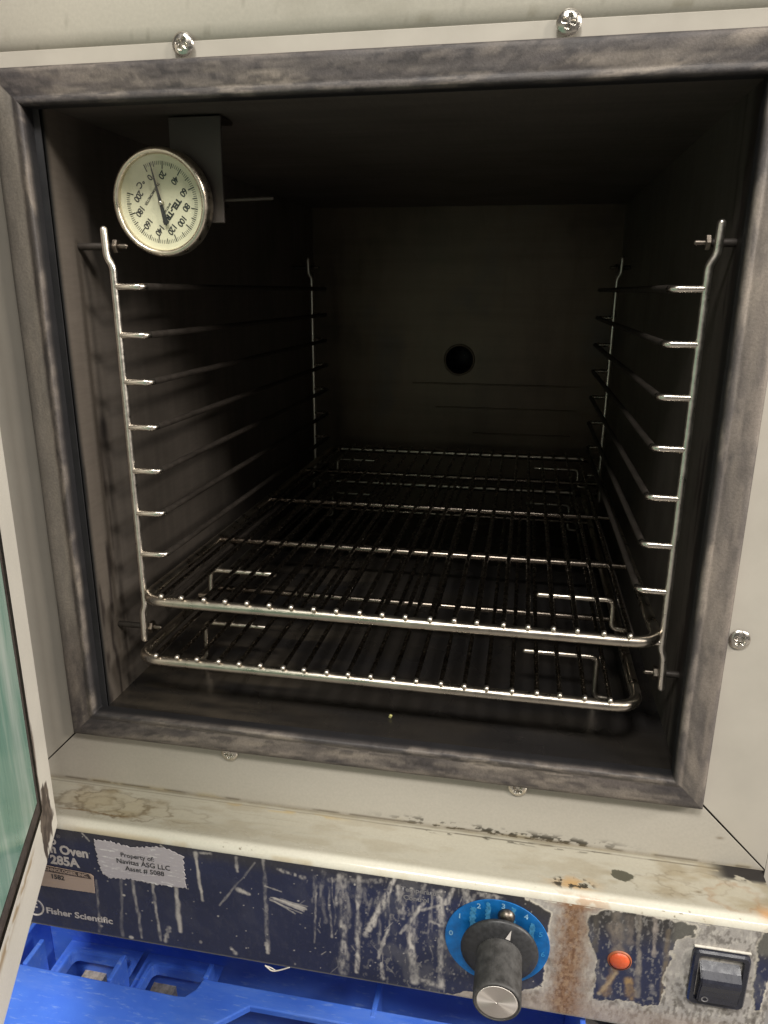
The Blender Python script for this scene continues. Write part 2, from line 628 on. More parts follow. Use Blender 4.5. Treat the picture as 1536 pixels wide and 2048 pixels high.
# brown dribble lines along the stains' lower edges
drib = np.exp(-((Ym + 17.5 + 3.0 * (fbm(Xm / 9, Ym * 0, 103) - 0.5)) / 0.55) ** 2) * sm(-178, -165, Xm) * sm(-112, -128, Xm) * (0.3 + 0.7 * vnoise(Xm / 3, Ym * 0, 8))
C = mixc(C, S(100, 76, 44), np.clip(drib * 0.9, 0, 1))
# bare spot, chips and rust above the knob
sp = np.hypot((Xm - 132) / 6.0, (Ym + 10) / 4.2) + 0.75 * (fbm(Xm / 3.2, Ym / 2.6, 61) - 0.5)
C = mixc(C, S(72, 70, 58), sm(0.85, 0.75, sp))
rz = np.exp(-((Xm - 108) / 10) ** 2 - ((Ym + 20) / 4.5) ** 2)
C = mixc(C, S(172, 132, 74), 0.75 * rz * sm(0.35, 0.6, fbm(Xm / 6, Ym / 3, 71)))
C = mixc(C, S(60, 54, 44), sm(0.57, 0.61, fbm(Xm / 2.4, Ym / 1.6, 73)) * sm(0.25, 0.5, rz))
C = mixc(C, S(214, 210, 196), 0.8 * sm(-21.5, -25, Ym))  # paler nose: highlight painted along the rounded edge
nick = sm(0.72, 0.77, fbm(Xm / 3.2, Ym / 1.0, 151)) * sm(-24, -27.5, Ym) * sm(0.55, 0.7, vnoise(Xm / 30, Ym * 0, 155))
C = mixc(C, S(110, 96, 74), 0.85 * nick)
C = mixc(C, S(170, 150, 110), 0.5 * sm(0.5, 0.7, fbm(Xm / 22, Ym / 9, 153)) * sm(-26.8, -28.2, Ym))
C = mixc(C, S(165, 110, 55), 0.5 * np.exp(-((Xm - 113) / 16) ** 2) * sm(-23.5, -27.5, Ym) * sm(0.4, 0.6, fbm(Xm / 5, Ym / 2, 75)))
C = mixc(C, S(90, 70, 45), 0.7 * np.exp(-((Xm - 167) / 1.4) ** 2 - ((Ym + 14) / 0.8) ** 2))
C = mixc(C, S(190, 130, 60), 0.6 * np.exp(-((Xm - 196) / 4.5) ** 2 - ((Ym + 22) / 4) ** 2))
C = mixc(C, S(34, 31, 30), sm(0.46, 0.54, fbm(Xm / 7, Ym / 3, 81) + 0.28 * sm(178, 196, Xm) - 0.35 * sm(3.5, -3, Ym) + 0.22) * sm(172, 184, Xm) * sm(-5 , -1, Ym))
rg = 0.16 + 0.20 * fbm(Xm / 9, Ym / 3, 33) - 0.10 * sm(-22, -26, Ym) + 0.12 * sm(-20, -8, Ym)
P = np.stack([X, Y, Zp], -1)
P[..., 2] += 0.00012 * (fbm(Xm / 12, Ym / 8, 91) - 0.5)
pgrid("control_ledge", P, C, rg, M_enamel_attr, flip=False)

# ---- control panel: navy printed film, partly worn off its steel sheet
YP = -0.0285
dx = 0.0004
xs = np.arange(-0.2005, 0.2006, dx)
zs = np.arange(-0.1237, -0.0546, dx)
X, Z = np.meshgrid(xs, zs, indexing='ij')
Xm, Zm = X * 1000, Z * 1000
wob = 1.6 * (fbm(Xm / 3.0, Zm / 3.0, 5) - 0.5) * 2 + 0.5 * (vnoise(Xm / 0.9, Zm / 0.9, 9) - 0.5)
film1 = [(-220, -40), (80, -40), (86, -56), (90, -57.5), (97.5, -62), (97.1, -81), (97.3, -94), (96.2, -107.9), (88, -112), (84, -116.5), (60, -119.5), (40, -127), (-220, -130)]
film2 = [(115.8, -59.5), (122, -56.0), (133, -54.4), (150, -55.0), (163.5, -56.0), (165.2, -58.5), (162.8, -64.5), (155.9, -67.5), (155.1, -75), (153.6, -91.5), (153, -107.3), (145, -110), (141, -108.4), (121.5, -110.5), (121, -98), (121, -86), (116.5, -71.7)]
film3 = [(193.5, -54), (191.5, -59), (190.4, -64), (192.3, -71), (193, -92), (195, -101), (197.4, -100.5), (199, -82), (210, -70), (210, -54)]
ero = 3.2 * (fbm(Xm / 2.6, Zm / 5.5, 141) - 0.40)
sd = np.minimum(np.minimum(poly_sd(Xm, Zm, film1), poly_sd(Xm, Zm, film2) + ero), poly_sd(Xm, Zm, film3) + 0.6 * ero) + wob * 0.8
film = sm(0.25, -0.25, sd)
STEEL = np.array(S(168, 163, 158))
C = np.ones(X.shape + (3,)) * STEEL
C *= (0.80 + 0.35 * fbm(Xm / 12, Zm / 9, 40))[..., None]
# bare steel: blotches, grime, mineral bloom
C = mixc(C, S(92, 86, 78), 0.65 * sm(0.55, 0.70, fbm(Xm / 6, Zm / 7, 44)) * sm(-66, -88, Zm))
C = mixc(C, S(205, 200, 190), 0.5 * sm(0.46, 0.72, fbm(Xm / 1.2, Zm / 3.0, 48)))
C = mixc(C, S(84, 78, 72), 0.6 * sm(0.50, 0.70, fbm(Xm / 1.3, Zm / 2.6, 49)) * sm(150, 175, Xm + 45 * sm(-85, -100, Zm)))
C = mixc(C, S(150, 132, 120), 0.5 * sm(-108, -117, Zm))
# rust run below the chipped edge
rus = np.exp(-((Xm - 108.5 - 1.5 * (fbm(Zm / 9, Zm * 0, 50) - 0.5) * 2) / (5.6 + 2.8 * vnoise(Zm / 5, Zm * 0, 52))) ** 2)
rus = rus * (0.42 + 1.1 * fbm(Xm / 1.6, Zm / 4, 55))
C = mixc(C, S(136, 106, 82), np.clip(rus * 1.0, 0, 1))
C = mixc(C, S(92, 60, 40), 0.7 * np.clip(rus, 0, 1) * sm(0.54, 0.62, fbm(Xm / 1.0, Zm / 1.5, 161)))
C = mixc(C, S(176, 150, 122), 0.5 * np.clip(rus, 0, 1) * sm(0.58, 0.66, fbm(Xm / 1.4, Zm / 2.2, 163)))
C = mixc(C, S(165, 118, 78), 0.55 * np.exp(-((Xm - 110) / 10) ** 2) * sm(-60, -55, Zm))
C = mixc(C, S(130, 104, 82), 0.5 * np.exp(-((Xm - 113) / 8) ** 2) * fbm(Xm / 3, Zm / 10, 57))
# navy film
NAVY = np.array(S(38, 44, 72))
F = np.ones(X.shape + (3,)) * NAVY
F *= (0.8 + 0.4 * fbm(Xm / 30, Zm / 20, 60))[..., None]
F = mixc(F, S(58, 56, 56), 0.7 * sm(-66, -55, Zm + 6 * (fbm(Xm / 14, Zm / 14, 61) - 0.5)))
F = mixc(F, S(60, 57, 53), sm(70, 95, Xm) * 0.8 * sm(-80, -60, Zm))
WHITE = S(196, 190, 184)


def streak(F, a, b, w, inten, seed, grain=1.0, col=WHITE):
    wx = X * 0 + 0.9 * (fbm(Zm / 7, Zm * 0 + seed, seed, 3) - 0.5) * 2
    d, t = seg_dist(Xm + wx, Zm, a, b)
    wl = w * (0.55 + 0.9 * vnoise(t * 7, t * 0 + seed, seed))
    body = sm(wl * 1.15, wl * 0.25, d)
    gr = sm(0.22, 0.78, fbm(Xm / 1.3, Zm / 2.6, seed + 70)) * grain + (1 - grain)
    gr = gr * (0.55 + 0.7 * vnoise(Zm / 6, Zm * 0 + seed, seed + 2))
    return mixc(F, col, np.clip(inten * body * gr, 0, 1))


ST = [((-84.4, -57.7), (-82.9, -87.9), 1.1, 0.95, 0.4), ((-97.6, -81.3), (-97.4, -111.6), 1.3, 1.0, 0.35),
      ((-107.2, -120.2), (-104.3, -110.6), 1.4, 0.9, 0.7), ((-111.6, -79.9), (-109.6, -120.3), 1.1, 0.55, 0.7),
      ((-122.9, -81.9), (-120.8, -120.8), 1.1, 0.6, 0.7), ((-129.8, -82.4), (-133.0, -121.5), 1.0, 0.22, 0.5),
      ((-145.1, -85.8), (-146.7, -121.4), 0.9, 0.35, 0.8), ((-47.1, -52.9), (-47.3, -116.2), 1.2, 0.38, 0.8),
      ((-47.6, -110), (-47.3, -116.2), 1.1, 0.9, 0.3), ((-73.0, -89.4), (-51.9, -58.1), 0.7, 0.35, 0.6),
      ((-62.2, -56.7), (-62.1, -65.3), 0.9, 0.6, 0.6), ((-5.4, -57.8), (-5.3, -120.4), 2.4, 0.50, 0.9),
      ((3.1, -57.9), (1.7, -118.8), 1.5, 0.75, 0.8), ((21.5, -55.2), (8.2, -89.7), 1.8, 0.7, 0.95),
      ((23.3, -58.9), (25.8, -78.3), 2.0, 0.7, 1.0), ((18.2, -87.8), (12.7, -107.1), 1.0, 0.7, 0.6),
      ((15.1, -110.0), (15.7, -119.9), 1.2, 0.6, 0.8), ((36.1, -67.6), (24.7, -88.7), 1.0, 0.7, 0.8),
      ((29.0, -84.4), (32.4, -118.3), 2.0, 0.8, 0.75), ((32.3, -116.3), (46.2, -118.9), 2.0, 0.7, 0.9),
      ((44.6, -59.6), (46.2, -117.6), 1.7, 0.7, 0.85), ((50.7, -56.4), (47.5, -65.5), 1.5, 0.8, 0.7),
      ((56.8, -55.9), (59.1, -64.5), 2.0, 0.7, 0.8), ((36, -72), (47, -66), 0.8, 0.6, 0.7), ((40, -78), (46, -80), 0.9, 0.6, 0.6),
      ((68, -104), (67, -119), 1.6, 0.6, 0.8), ((63, -57), (75, -57.5), 1.8, 0.5, 1.0),
      ((-12, -62), (14, -58), 1.6, 0.35, 1.0), ((-40, -60), (-26, -63), 1.2, 0.5, 1.0), ((-150, -55.5), (-146, -60), 0.5, 0.8, 0.3),
      ((-104, -56), (-99, -60), 0.6, 0.8, 0.5), ((-82, -57), (-76, -56.4), 0.8, 0.6, 0.7), ((-62, -77), (-56, -79), 1.3, 0.85, 0.5),
      ((-47, -72), (-38, -74), 0.5, 0.6, 0.4), ((8, -90), (6.5, -93.5), 1.5, 0.6, 0.4), ((-68, -117), (-66, -120), 1.3, 0.6, 0.6)]
for k, (a, b, w, it, gr) in enumerate(ST):
    F = streak(F, a, b, w * 1.12, min(1.0, it * 1.3), k + 3, gr)
for k in range(22):
    a = (random.uniform(-20, 62), random.uniform(-72, -56))
    F = streak(F, a, (a[0] + random.uniform(-3, 3), a[1] - random.uniform(8, 34)), random.uniform(0.5, 1.5), random.uniform(0.25, 0.55), 300 + k, 0.9)
# broad wiped smears
smear = sm(0.52, 0.74, fbm(Xm / 9 + Zm / 30, Zm / 14, 321)) * (0.15 + 0.5 * sm(-10, 30, Xm))
F = mixc(F, S(120, 118, 118), np.clip(0.45 * smear, 0, 1))
# fan of hair scratches
for k in range(16):
    a = (-42 + random.uniform(-3, 3), -80 + random.uniform(-1.5, 1.8))
    b = (a[0] + random.uniform(6, 20), a[1] - random.uniform(1.0, 6))
    F = streak(F, a, b, 0.42, 0.7, 120 + k, 0.4)
for k in range(26):
    a = (random.uniform(-50, 60), random.uniform(-120, -58))
    L = random.uniform(2, 9)
    an = random.uniform(-2.4, -0.7)
    F = streak(F, a, (a[0] + L * math.cos(an), a[1] + L * math.sin(an)), 0.32, 0.5, 150 + k, 0.6)
# specks of paint and lime
rng = np.random.default_rng(3)
for k in range(110):
    cx = rng.uniform(-150, 95) if k < 110 else rng.uniform(0, 60)
    cz = rng.uniform(-121, -56)
    rr = rng.choice([0.35, 0.45, 0.6, 1.0], p=[0.45, 0.3, 0.18, 0.07])
    i0, i1 = np.searchsorted(xs, [(cx - 3) / 1000, (cx + 3) / 1000])
    j0, j1 = np.searchsorted(zs, [(cz - 3) / 1000, (cz + 3) / 1000])
    sl = (slice(i0, i1), slice(j0, j1))
    d = np.hypot(Xm[sl] - cx, (Zm[sl] - cz) * rng.uniform(0.7, 1.4))
    F[sl] = mixc(F[sl], WHITE, sm(rr * 1.2, rr * 0.6, d) * rng.uniform(0.35, 0.95))
for cx, cz, rr in [(-129, -93, 1.2), (-127.5, -121.8, 1.9), (-68, -118, 1.1), (-104, -58.5, 1.0)]:
    F = mixc(F, WHITE, 0.9 * sm(rr, rr * 0.5, np.hypot(Xm - cx, (Zm - cz) * 1.3)))
# haze of fine wear, heavier towards the knob
wear = sm(0.60, 0.74, fbm(Xm / 1.3, Zm / 2.6, 200)) * (0.03 + 0.42 * sm(-15, 25, Xm) * sm(70, 40, Xm) + 0.5 * sm(112, 118, Xm))
F = mixc(F, S(150, 146, 142), np.clip(wear, 0, 0.8))
# worn stripes on the patch round the lamp
for k, (a, b, w, it, col) in enumerate([((127.3, -54), (130.4, -80), 4.2, 0.85, S(132, 122, 112)), ((129.3, -90), (126.9, -106), 2.6, 0.9, S(150, 122, 90)),
                                        ((131, -92), (124, -106), 1.3, 0.7, S(170, 150, 120)), ((138.2, -55), (142.1, -104), 1.7, 0.85, S(150, 142, 132)),
                                        ((145.1, -54), (147.5, -78), 1.5, 0.8, S(160, 150, 142)), ((137, -95), (139, -106), 2.4, 0.8, S(165, 135, 92)),
                                        ((119, -60), (120, -80), 2.2, 0.7, S(92, 86, 78)), ((152, -62), (153, -104), 1.6, 0.8, S(120, 108, 92)),
                                        ((134, -58), (136, -72), 2.6, 0.6, S(128, 118, 110)), ((148, -96), (149, -100), 1.5, 0.6, S(170, 165, 160))]):
    F = streak(F, a, b, w, it, 230 + k, 0.55, col)
grey3 = sm(152, 156, Xm) * sm(-70, -66, Zm)
F = mixc(F, S(100, 98, 92), grey3 * 0.9)
C = C * (1 - film[..., None]) + F * film[..., None]
# pale torn rim of the film
rim = np.exp(-((sd - 0.35) / 0.45) ** 2) * (0.3 + 0.7 * vnoise(Xm / 2.2, Zm / 2.2, 77))
rim = rim * sm(-140, 60, Xm)
C = mixc(C, S(206, 198, 182), np.clip(rim * 0.85, 0, 1))
C = mixc(C, S(120, 118, 112), 0.7 * sm(-122.6, -123.5, Zm))
rg = 0.17 + 0.14 * fbm(Xm / 8, Zm / 8, 90) + 0.30 * (1 - film)
P = np.stack([X, np.full_like(X, YP) - 0.00022 * film + 0.0001 * (fbm(Xm / 2, Zm / 2, 95) - 0.5), Z], -1)
panel = pgrid("control_panel", P, C, rg, M_overlay, flip=False)
part("panel_edge", box(-0.2005, 0.2005, YP + 0.0004, 0.0095, -0.1243, -0.1238), M_screw)
part("panel_return", box(-0.2005, 0.2005, YP + 0.0008, 0.009, -0.1232, -0.0560), M_dark)


def on_panel(me, name, mat, x, z, dy=0.0, parent=None, rot=0.0):
    o = link(name, me, mat, parent or oven)
    off = Vector((0, -0.2, 0.124)) if (parent or oven) is oven else Vector((0, 0, 0))
    o.location = Vector((x, YP - 0.0004 - dy, z)) + off
    o.rotation_euler = (0, rot, 0)
    return o


# printed lettering
on_panel(text_mesh("Isotemp", 0.0080, 0.00025, 'RIGHT'), "lettering", M_white_print, -0.1660, -0.0632)
on_panel(text_mesh("\u00ae", 0.0032, 0.00005, 'LEFT'), "lettering", M_faint_print, -0.1655, -0.0600)
on_panel(text_mesh("Vacuum Oven", 0.0080, 0.00034, 'RIGHT', width=0.0445), "lettering", M_white_print, -0.1475, -0.0688)
on_panel(text_mesh("Model 285A", 0.0080, 0.00034, 'RIGHT', width=0.040), "lettering", M_white_print, -0.1540, -0.0762)
on_panel(text_mesh("Fisher Scientific", 0.0058, 0.00019, 'LEFT', width=0.0410), "lettering", M_white_print, -0.1790, -0.1126)
ring_me = lathe([(0.0061, -0.0001), (0.0061, 0.0001), (0.0050, 0.0001), (0.0050, -0.0001), (0.0061, -0.0001)], 40, close=False)
on_panel(ring_me, "emblem", M_white_print, -0.1862, -0.1115)
on_panel(text_mesh("F", 0.0085, 0.0002, 'CENTER'), "emblem", M_white_print, -0.1860, -0.1118)
on_panel(text_mesh("Temperature", 0.0040, 0.00012, 'LEFT'), "lettering", M_faint_print, 0.0245, -0.0605)
on_panel(text_mesh("Control", 0.0040, 0.00012, 'LEFT'), "lettering", M_faint_print, 0.0258, -0.0655)


def decal(name, poly, mat, dy, seed, jag=0.0004, step=0.0008, thick=0.00025):
    rr = random.Random(seed)
    pts = []
    n = len(poly)
    for i in range(n):
        a, b = Vector(poly[i]), Vector(poly[(i + 1) % n])
        L = (b - a).length
        k = max(1, int(L / step))
        nrm = Vector((b.y - a.y, a.x - b.x)) / max(L, 1e-9)
        for j in range(k):
            p = a.lerp(b, j / k) + nrm * rr.uniform(-jag, jag)
            pts.append((p.x, p.y))
    me = prism(pts, YP - 0.0004 - dy - thick, YP - 0.0004 - dy)
    return part(name, me, mat)


def sticker_mat(name, col, scratch, amt):
    m, nt, bs = new_mat(name)
    n = noise_node(nt, 60, 5, 0.7, (2.2, 1, 14))
    r = ramp(nt, n.outputs["Fac"], [(0.35, col), (amt, col), (amt + 0.05, scratch)])
    nt.links.new(r.outputs[0], bs.inputs["Base Color"])
    bs.inputs["Roughness"].default_value = 0.5
    bump(nt, bs, n.outputs["Fac"], 0.2)
    return m


M_sticker = sticker_mat("silver_sticker", S(186, 180, 184), S(226, 224, 222), 0.58)
M_serial = sticker_mat("tan_serial_tag", S(176, 156, 140), S(205, 180, 140), 0.66)
st_poly = [(-0.1425, -0.0580), (-0.133, -0.0578), (-0.121, -0.0598), (-0.106, -0.0565), (-0.0985, -0.0575), (-0.0915, -0.0605), (-0.0912, -0.0808), (-0.104, -0.0815), (-0.124, -0.0806), (-0.136, -0.0822), (-0.1405, -0.0790), (-0.1420, -0.070)]
decal("asset_sticker", st_poly, M_sticker, 0.0002, 1, 0.0006, 0.0007)["label"] = "torn silver asset sticker with black print"
for txt, z, sz, x in (("Property of:", -0.0652, 0.0040, -0.1180), ("Navitas ASG LLC", -0.0695, 0.0044, -0.1150), ("Asset # 5088", -0.0738, 0.0042, -0.1145)):
    on_panel(text_mesh(txt, sz, 0.00006, 'CENTER'), "lettering", M_ink, x, z, 0.0006)
decal("serial_tag", [(-0.196, -0.0795), (-0.1475, -0.0815), (-0.1458, -0.0828), (-0.1462, -0.0942), (-0.196, -0.0952)], M_serial, 0.0002, 2, 0.0001)
decal("serial_tag_header", [(-0.196, -0.0797), (-0.1485, -0.0816), (-0.1470, -0.0848), (-0.196, -0.0838)], simple("tag_header_ink", S(70, 58, 52), 0.6, 0, 0.3, 800), 0.0005, 3, 0.0001, thick=0.0001)
on_panel(text_mesh("TECHNOLOGIES, INC.", 0.0030, 0.00012, 'RIGHT'), "lettering", M_serial, -0.1490, -0.0830, 0.0007, rot=R(1.5))
on_panel(text_mesh("1582", 0.0042, 0.00015, 'CENTER'), "lettering", M_ink, -0.1680, -0.0872, 0.0006, rot=R(1.0))

# blue scale ring, numbers, knob
KX, KZ = 0.0745, -0.0825
RX, RZ = 0.0731, -0.0842
ring_plate = lathe([(0.0256, -0.0002), (0.0258, 0.0001), (0.002, 0.0001), (0.002, -0.0002), (0.0256, -0.0002)], 64, close=False)
rp = on_panel(ring_plate, "scale_ring", M_ring, RX, RZ, 0.0001)
rp["label"] = "round blue temperature scale"
for k in range(0, 9):
    a = R(176 - 30.5 * k)
    on_panel(text_mesh(str(k), 0.0042, 0.0001, 'CENTER'), "lettering", M_pale_num if k < 5 else M_worn_num, RX + 0.0228 * math.cos(a), RZ + 0.0228 * math.sin(a), 0.0006)
M_run = simple("lime_run", S(58, 128, 172), 0.7, 0, 0.35, 700)
for k, (a0, w) in enumerate(((126, 3.0), (104, 2.4), (70, 2.2), (38, 2.6))):
    a = R(a0)
    x = RX + 0.021 * math.cos(a)
    zt = RZ + 0.0246 * math.sin(a)
    decal("lime_run", [(x - w / 2000, zt - 0.0125), (x + w / 2400, zt - 0.0110), (x + w / 2000, zt - 0.001), (x - w / 2600, zt)], M_run, 0.00038, 40 + k, 0.0005, 0.0008, 0.00005)

knob = empty("temperature_knob", (0, 0, 0), oven)
knob.location = Vector((KX, YP, KZ)) + Vector((0, -0.2, 0.124))
knob["label"] = "black skirted knob with brushed metal cap"
link("bushing", lathe([(0.0050, -0.0065), (0.0052, -0.0055), (0.0052, -0.0002)], 12, smooth=False), M_screw, knob)
link("stop_pin", lathe([(0.0005, -0.0045), (0.0020, -0.0042), (0.0036, -0.0030), (0.0042, -0.0012), (0.0042, 0.0)], 24), M_dullsteel, knob, (0.0025, 0, 0.0155))
sk = link("skirt", lathe([(0.0105, -0.0105), (0.0150, -0.0094), (0.0180, -0.0082), (0.0188, -0.0072), (0.0186, -0.0064), (0.010, -0.0064)], 64), M_knob, knob)
body_prof = [(0.0112, -0.0092), (0.01085, -0.0108), (0.01085, -0.0330), (0.0110, -0.0336), (0.0110, -0.0344), (0.0107, -0.0350), (0.0105, -0.0352), (0.0098, -0.0352), (0.0097, -0.0346)]
# knurled grip
vs, fs = [], []
SEG = 120
for r, y in body_prof:
    for k in range(SEG):
        a = 2 * math.pi * k / SEG
        rr = r + (0.00016 * (1 if k % 2 else -1) if -0.033 <= y <= -0.0108 else 0)
        vs.append((rr * math.cos(a), y, rr * math.sin(a)))
for i in range(len(body_prof) - 1):
    for k in range(SEG):
        k2 = (k + 1) % SEG
        fs.append((i * SEG + k, (i + 1) * SEG + k, (i + 1) * SEG + k2, i * SEG + k2))
me = mesh(vs, fs, True)
link("grip", me, M_knob_dirty, knob)
# spun metal cap: anisotropic
mcap, nt, bs = new_mat("spun_cap")
bs.inputs["Base Color"].default_value = (0.86, 0.80, 0.74, 1)
bs.inputs["Metallic"].default_value = 1
bs.inputs["Roughness"].default_value = 0.45
bs.inputs["Anisotropic"].default_value = 0.85
tg = nt.nodes.new("ShaderNodeTangent")
tg.direction_type = 'RADIAL'
tg.axis = 'Y'
nt.links.new(tg.outputs[0], bs.inputs["Tangent"])
rings = [(0.0096 * k / 10 + 0.0001, -0.0350 - 0.00008 * math.sin(k * 0.3)) for k in range(11)]
link("cap", lathe(rings, 64), mcap, knob)
a = R(72)
ptr = mesh([(0.0118 * math.cos(a + 0.10), -0.0106, 0.0118 * math.sin(a + 0.10)), (0.0118 * math.cos(a - 0.10), -0.0106, 0.0118 * math.sin(a - 0.10)), (0.0166 * math.cos(a), -0.0093, 0.0166 * math.sin(a))], [(0, 1, 2)])
link("index_mark", ptr, M_white_print, knob)

# pilot lamp
mlamp, nt, bs = new_mat("orange_lens")
bs.inputs["Base Color"].default_value = (0.62, 0.105, 0.035, 1)
bs.inputs["Roughness"].default_value = 0.4
bs.inputs["Subsurface Weight"].default_value = 0.35
bs.inputs["Subsurface Radius"].default_value = (0.004, 0.001, 0.0005)
bs.inputs["Subsurface Scale"].default_value = 1.0
nz = noise_node(nt, 600)
bump(nt, bs, nz.outputs["Fac"], 0.2)
pl = empty("pilot_lamp", (0, 0, 0), oven)
pl.location = Vector((0.1318, YP, -0.0838)) + Vector((0, -0.2, 0.124))
pl["label"] = "unlit orange pilot lens"
link("lens", lathe([(0.0004, -0.0023), (0.0018, -0.0022), (0.0034, -0.0018), (0.0044, -0.0012), (0.0049, -0.0004), (0.0049, 0.0)], 32), mlamp, pl)
link("lens_collar", lathe([(0.0051, -0.0009), (0.0056, -0.0007), (0.0058, 0.0)], 32, close=False), simple("lens_collar", (0.35, 0.10, 0.04), 0.5), pl)

# rocker switch
sw = empty("power_switch", (0, 0, 0), oven)
sw.location = Vector((0.1765, YP, -0.0845)) + Vector((0, -0.2, 0.124))
sw["label"] = "black rocker switch"
bm = bmesh.new()


def rrect(hw, hh, r, y, n=5):
    out = []
    for cx, cz, a0 in ((hw - r, hh - r, 0), (-hw + r, hh - r, 90), (-hw + r, -hh + r, 180), (hw - r, -hh + r, 270)):
        for k in range(n + 1):
            a = R(a0 + 90 * k / n)
            out.append((cx + r * math.cos(a), y, cz + r * math.sin(a)))
    return out


loops = [rrect(0.0128, 0.0160, 0.003, 0.0), rrect(0.0127, 0.0159, 0.003, -0.0018), rrect(0.0119, 0.0151, 0.0026, -0.0027), rrect(0.0100, 0.0132, 0.0018, -0.0024), rrect(0.0097, 0.0129, 0.0016, 0.0040)]
vs = [p for l in loops for p in l]
n = len(loops[0])
fs = []
for i in range(len(loops) - 1):
    for k in range(n):
        k2 = (k + 1) % n
        fs.append((i * n + k, i * n + k2, (i + 1) * n + k2, (i + 1) * n + k))
fs.append(tuple(range(4 * n, 5 * n)))
me = mesh(vs, fs)
b2 = bmesh.new()
b2.from_mesh(me)
bmesh.ops.recalc_face_normals(b2, faces=b2.faces[:])
b2.to_mesh(me)
b2.free()
link("switch_bezel", me, M_switch, sw)
pr = [(0.0039, 0.0120), (0.0034, 0.0112), (-0.0034, 0.0060), (-0.0060, 0.0036), (-0.0068, 0.0022), (-0.0070, 0.0004), (-0.0060, -0.0030), (-0.0052, -0.0070), (-0.0049, -0.0112), (-0.0040, -0.0120), (0.003, -0.0120)]
vs, fs = [], []
for sx in (-0.0090, 0.0090):
    for y, z in pr:
        vs.append((sx, y, z))
m_ = len(pr)
for i in range(m_ - 1):
    fs.append((i, i + 1, m_ + i + 1, m_ + i))
fs.append(tuple(range(m_)))
fs.append(tuple(range(2 * m_ - 1, m_ - 1, -1)))
me = mesh(vs, fs)
b2 = bmesh.new()
b2.from_mesh(me)
bmesh.ops.recalc_face_normals(b2, faces=b2.faces[:])
bmesh.ops.bevel(b2, geom=[e for e in b2.edges if abs(e.verts[0].co.x) > 0.0089 and abs(e.verts[1].co.x) > 0.0089 and (e.verts[0].co.x * e.verts[1].co.x > 0)], offset=0.0006, segments=2, affect='EDGES')
b2.to_mesh(me)
b2.free()
rk = link("rocker", me, M_switch, sw)
omark = lathe([(0.0016, -0.0001), (0.0016, 0.0), (0.0010, 0.0), (0.0010, -0.0001), (0.0016, -0.0001)], 20, close=False)
link("off_mark", omark, M_faint_print, sw, (-0.0058, -0.0053, -0.0090))
part("switch_rim", join_meshes([box(0.1640, 0.1890, YP - 0.0012, YP, -0.0682, -0.0673, 0.0003)]), simple("pale_sealant", S(200, 195, 185), 0.6, 0, 0.15, 700))

# ------------------------------------------------------------------ gasket (one moulded ring, stained)
prof = [(0.0, 0.0058), (0.0, 0.0016), (0.0004, 0.0006), (0.0014, 0.0), (0.0040, -0.0002), (0.0070, -0.0001), (0.0100, 0.0000), (0.0116, 0.0002), (0.0122, 0.0000), (0.0130, -0.0003), (0.0143, -0.0003), (0.0150, 0.0003), (0.0152, 0.0016), (0.0152, 0.0045), (0.0152, 0.0085)]
pf = []
for i in range(len(prof) - 1):
    for k in range(2):
        t = k / 2
        pf.append((prof[i][0] * (1 - t) + prof[i + 1][0] * t, prof[i][1] * (1 - t) + prof[i + 1][1] * t))
pf.append(prof[-1])
pf = np.array(pf)
ox0, ox1, oz0, oz1 = -0.1685, 0.1677, -0.0152, 0.3176
sides = [((ox0, oz1), (ox1, oz1), 'h'), ((ox1, oz1), (ox1, oz0), 'v'), ((ox1, oz0), (ox0, oz0), 'h'), ((ox0, oz0), (ox0, oz1), 'v')]
inx = {(ox0, oz1): (1, -1), (ox1, oz1): (-1, -1), (ox1, oz0): (-1, 1), (ox0, oz0): (1, 1)}
rowsP, rowsC, rowsR = [], [], []
tcol = pf[:, 0] * 1000
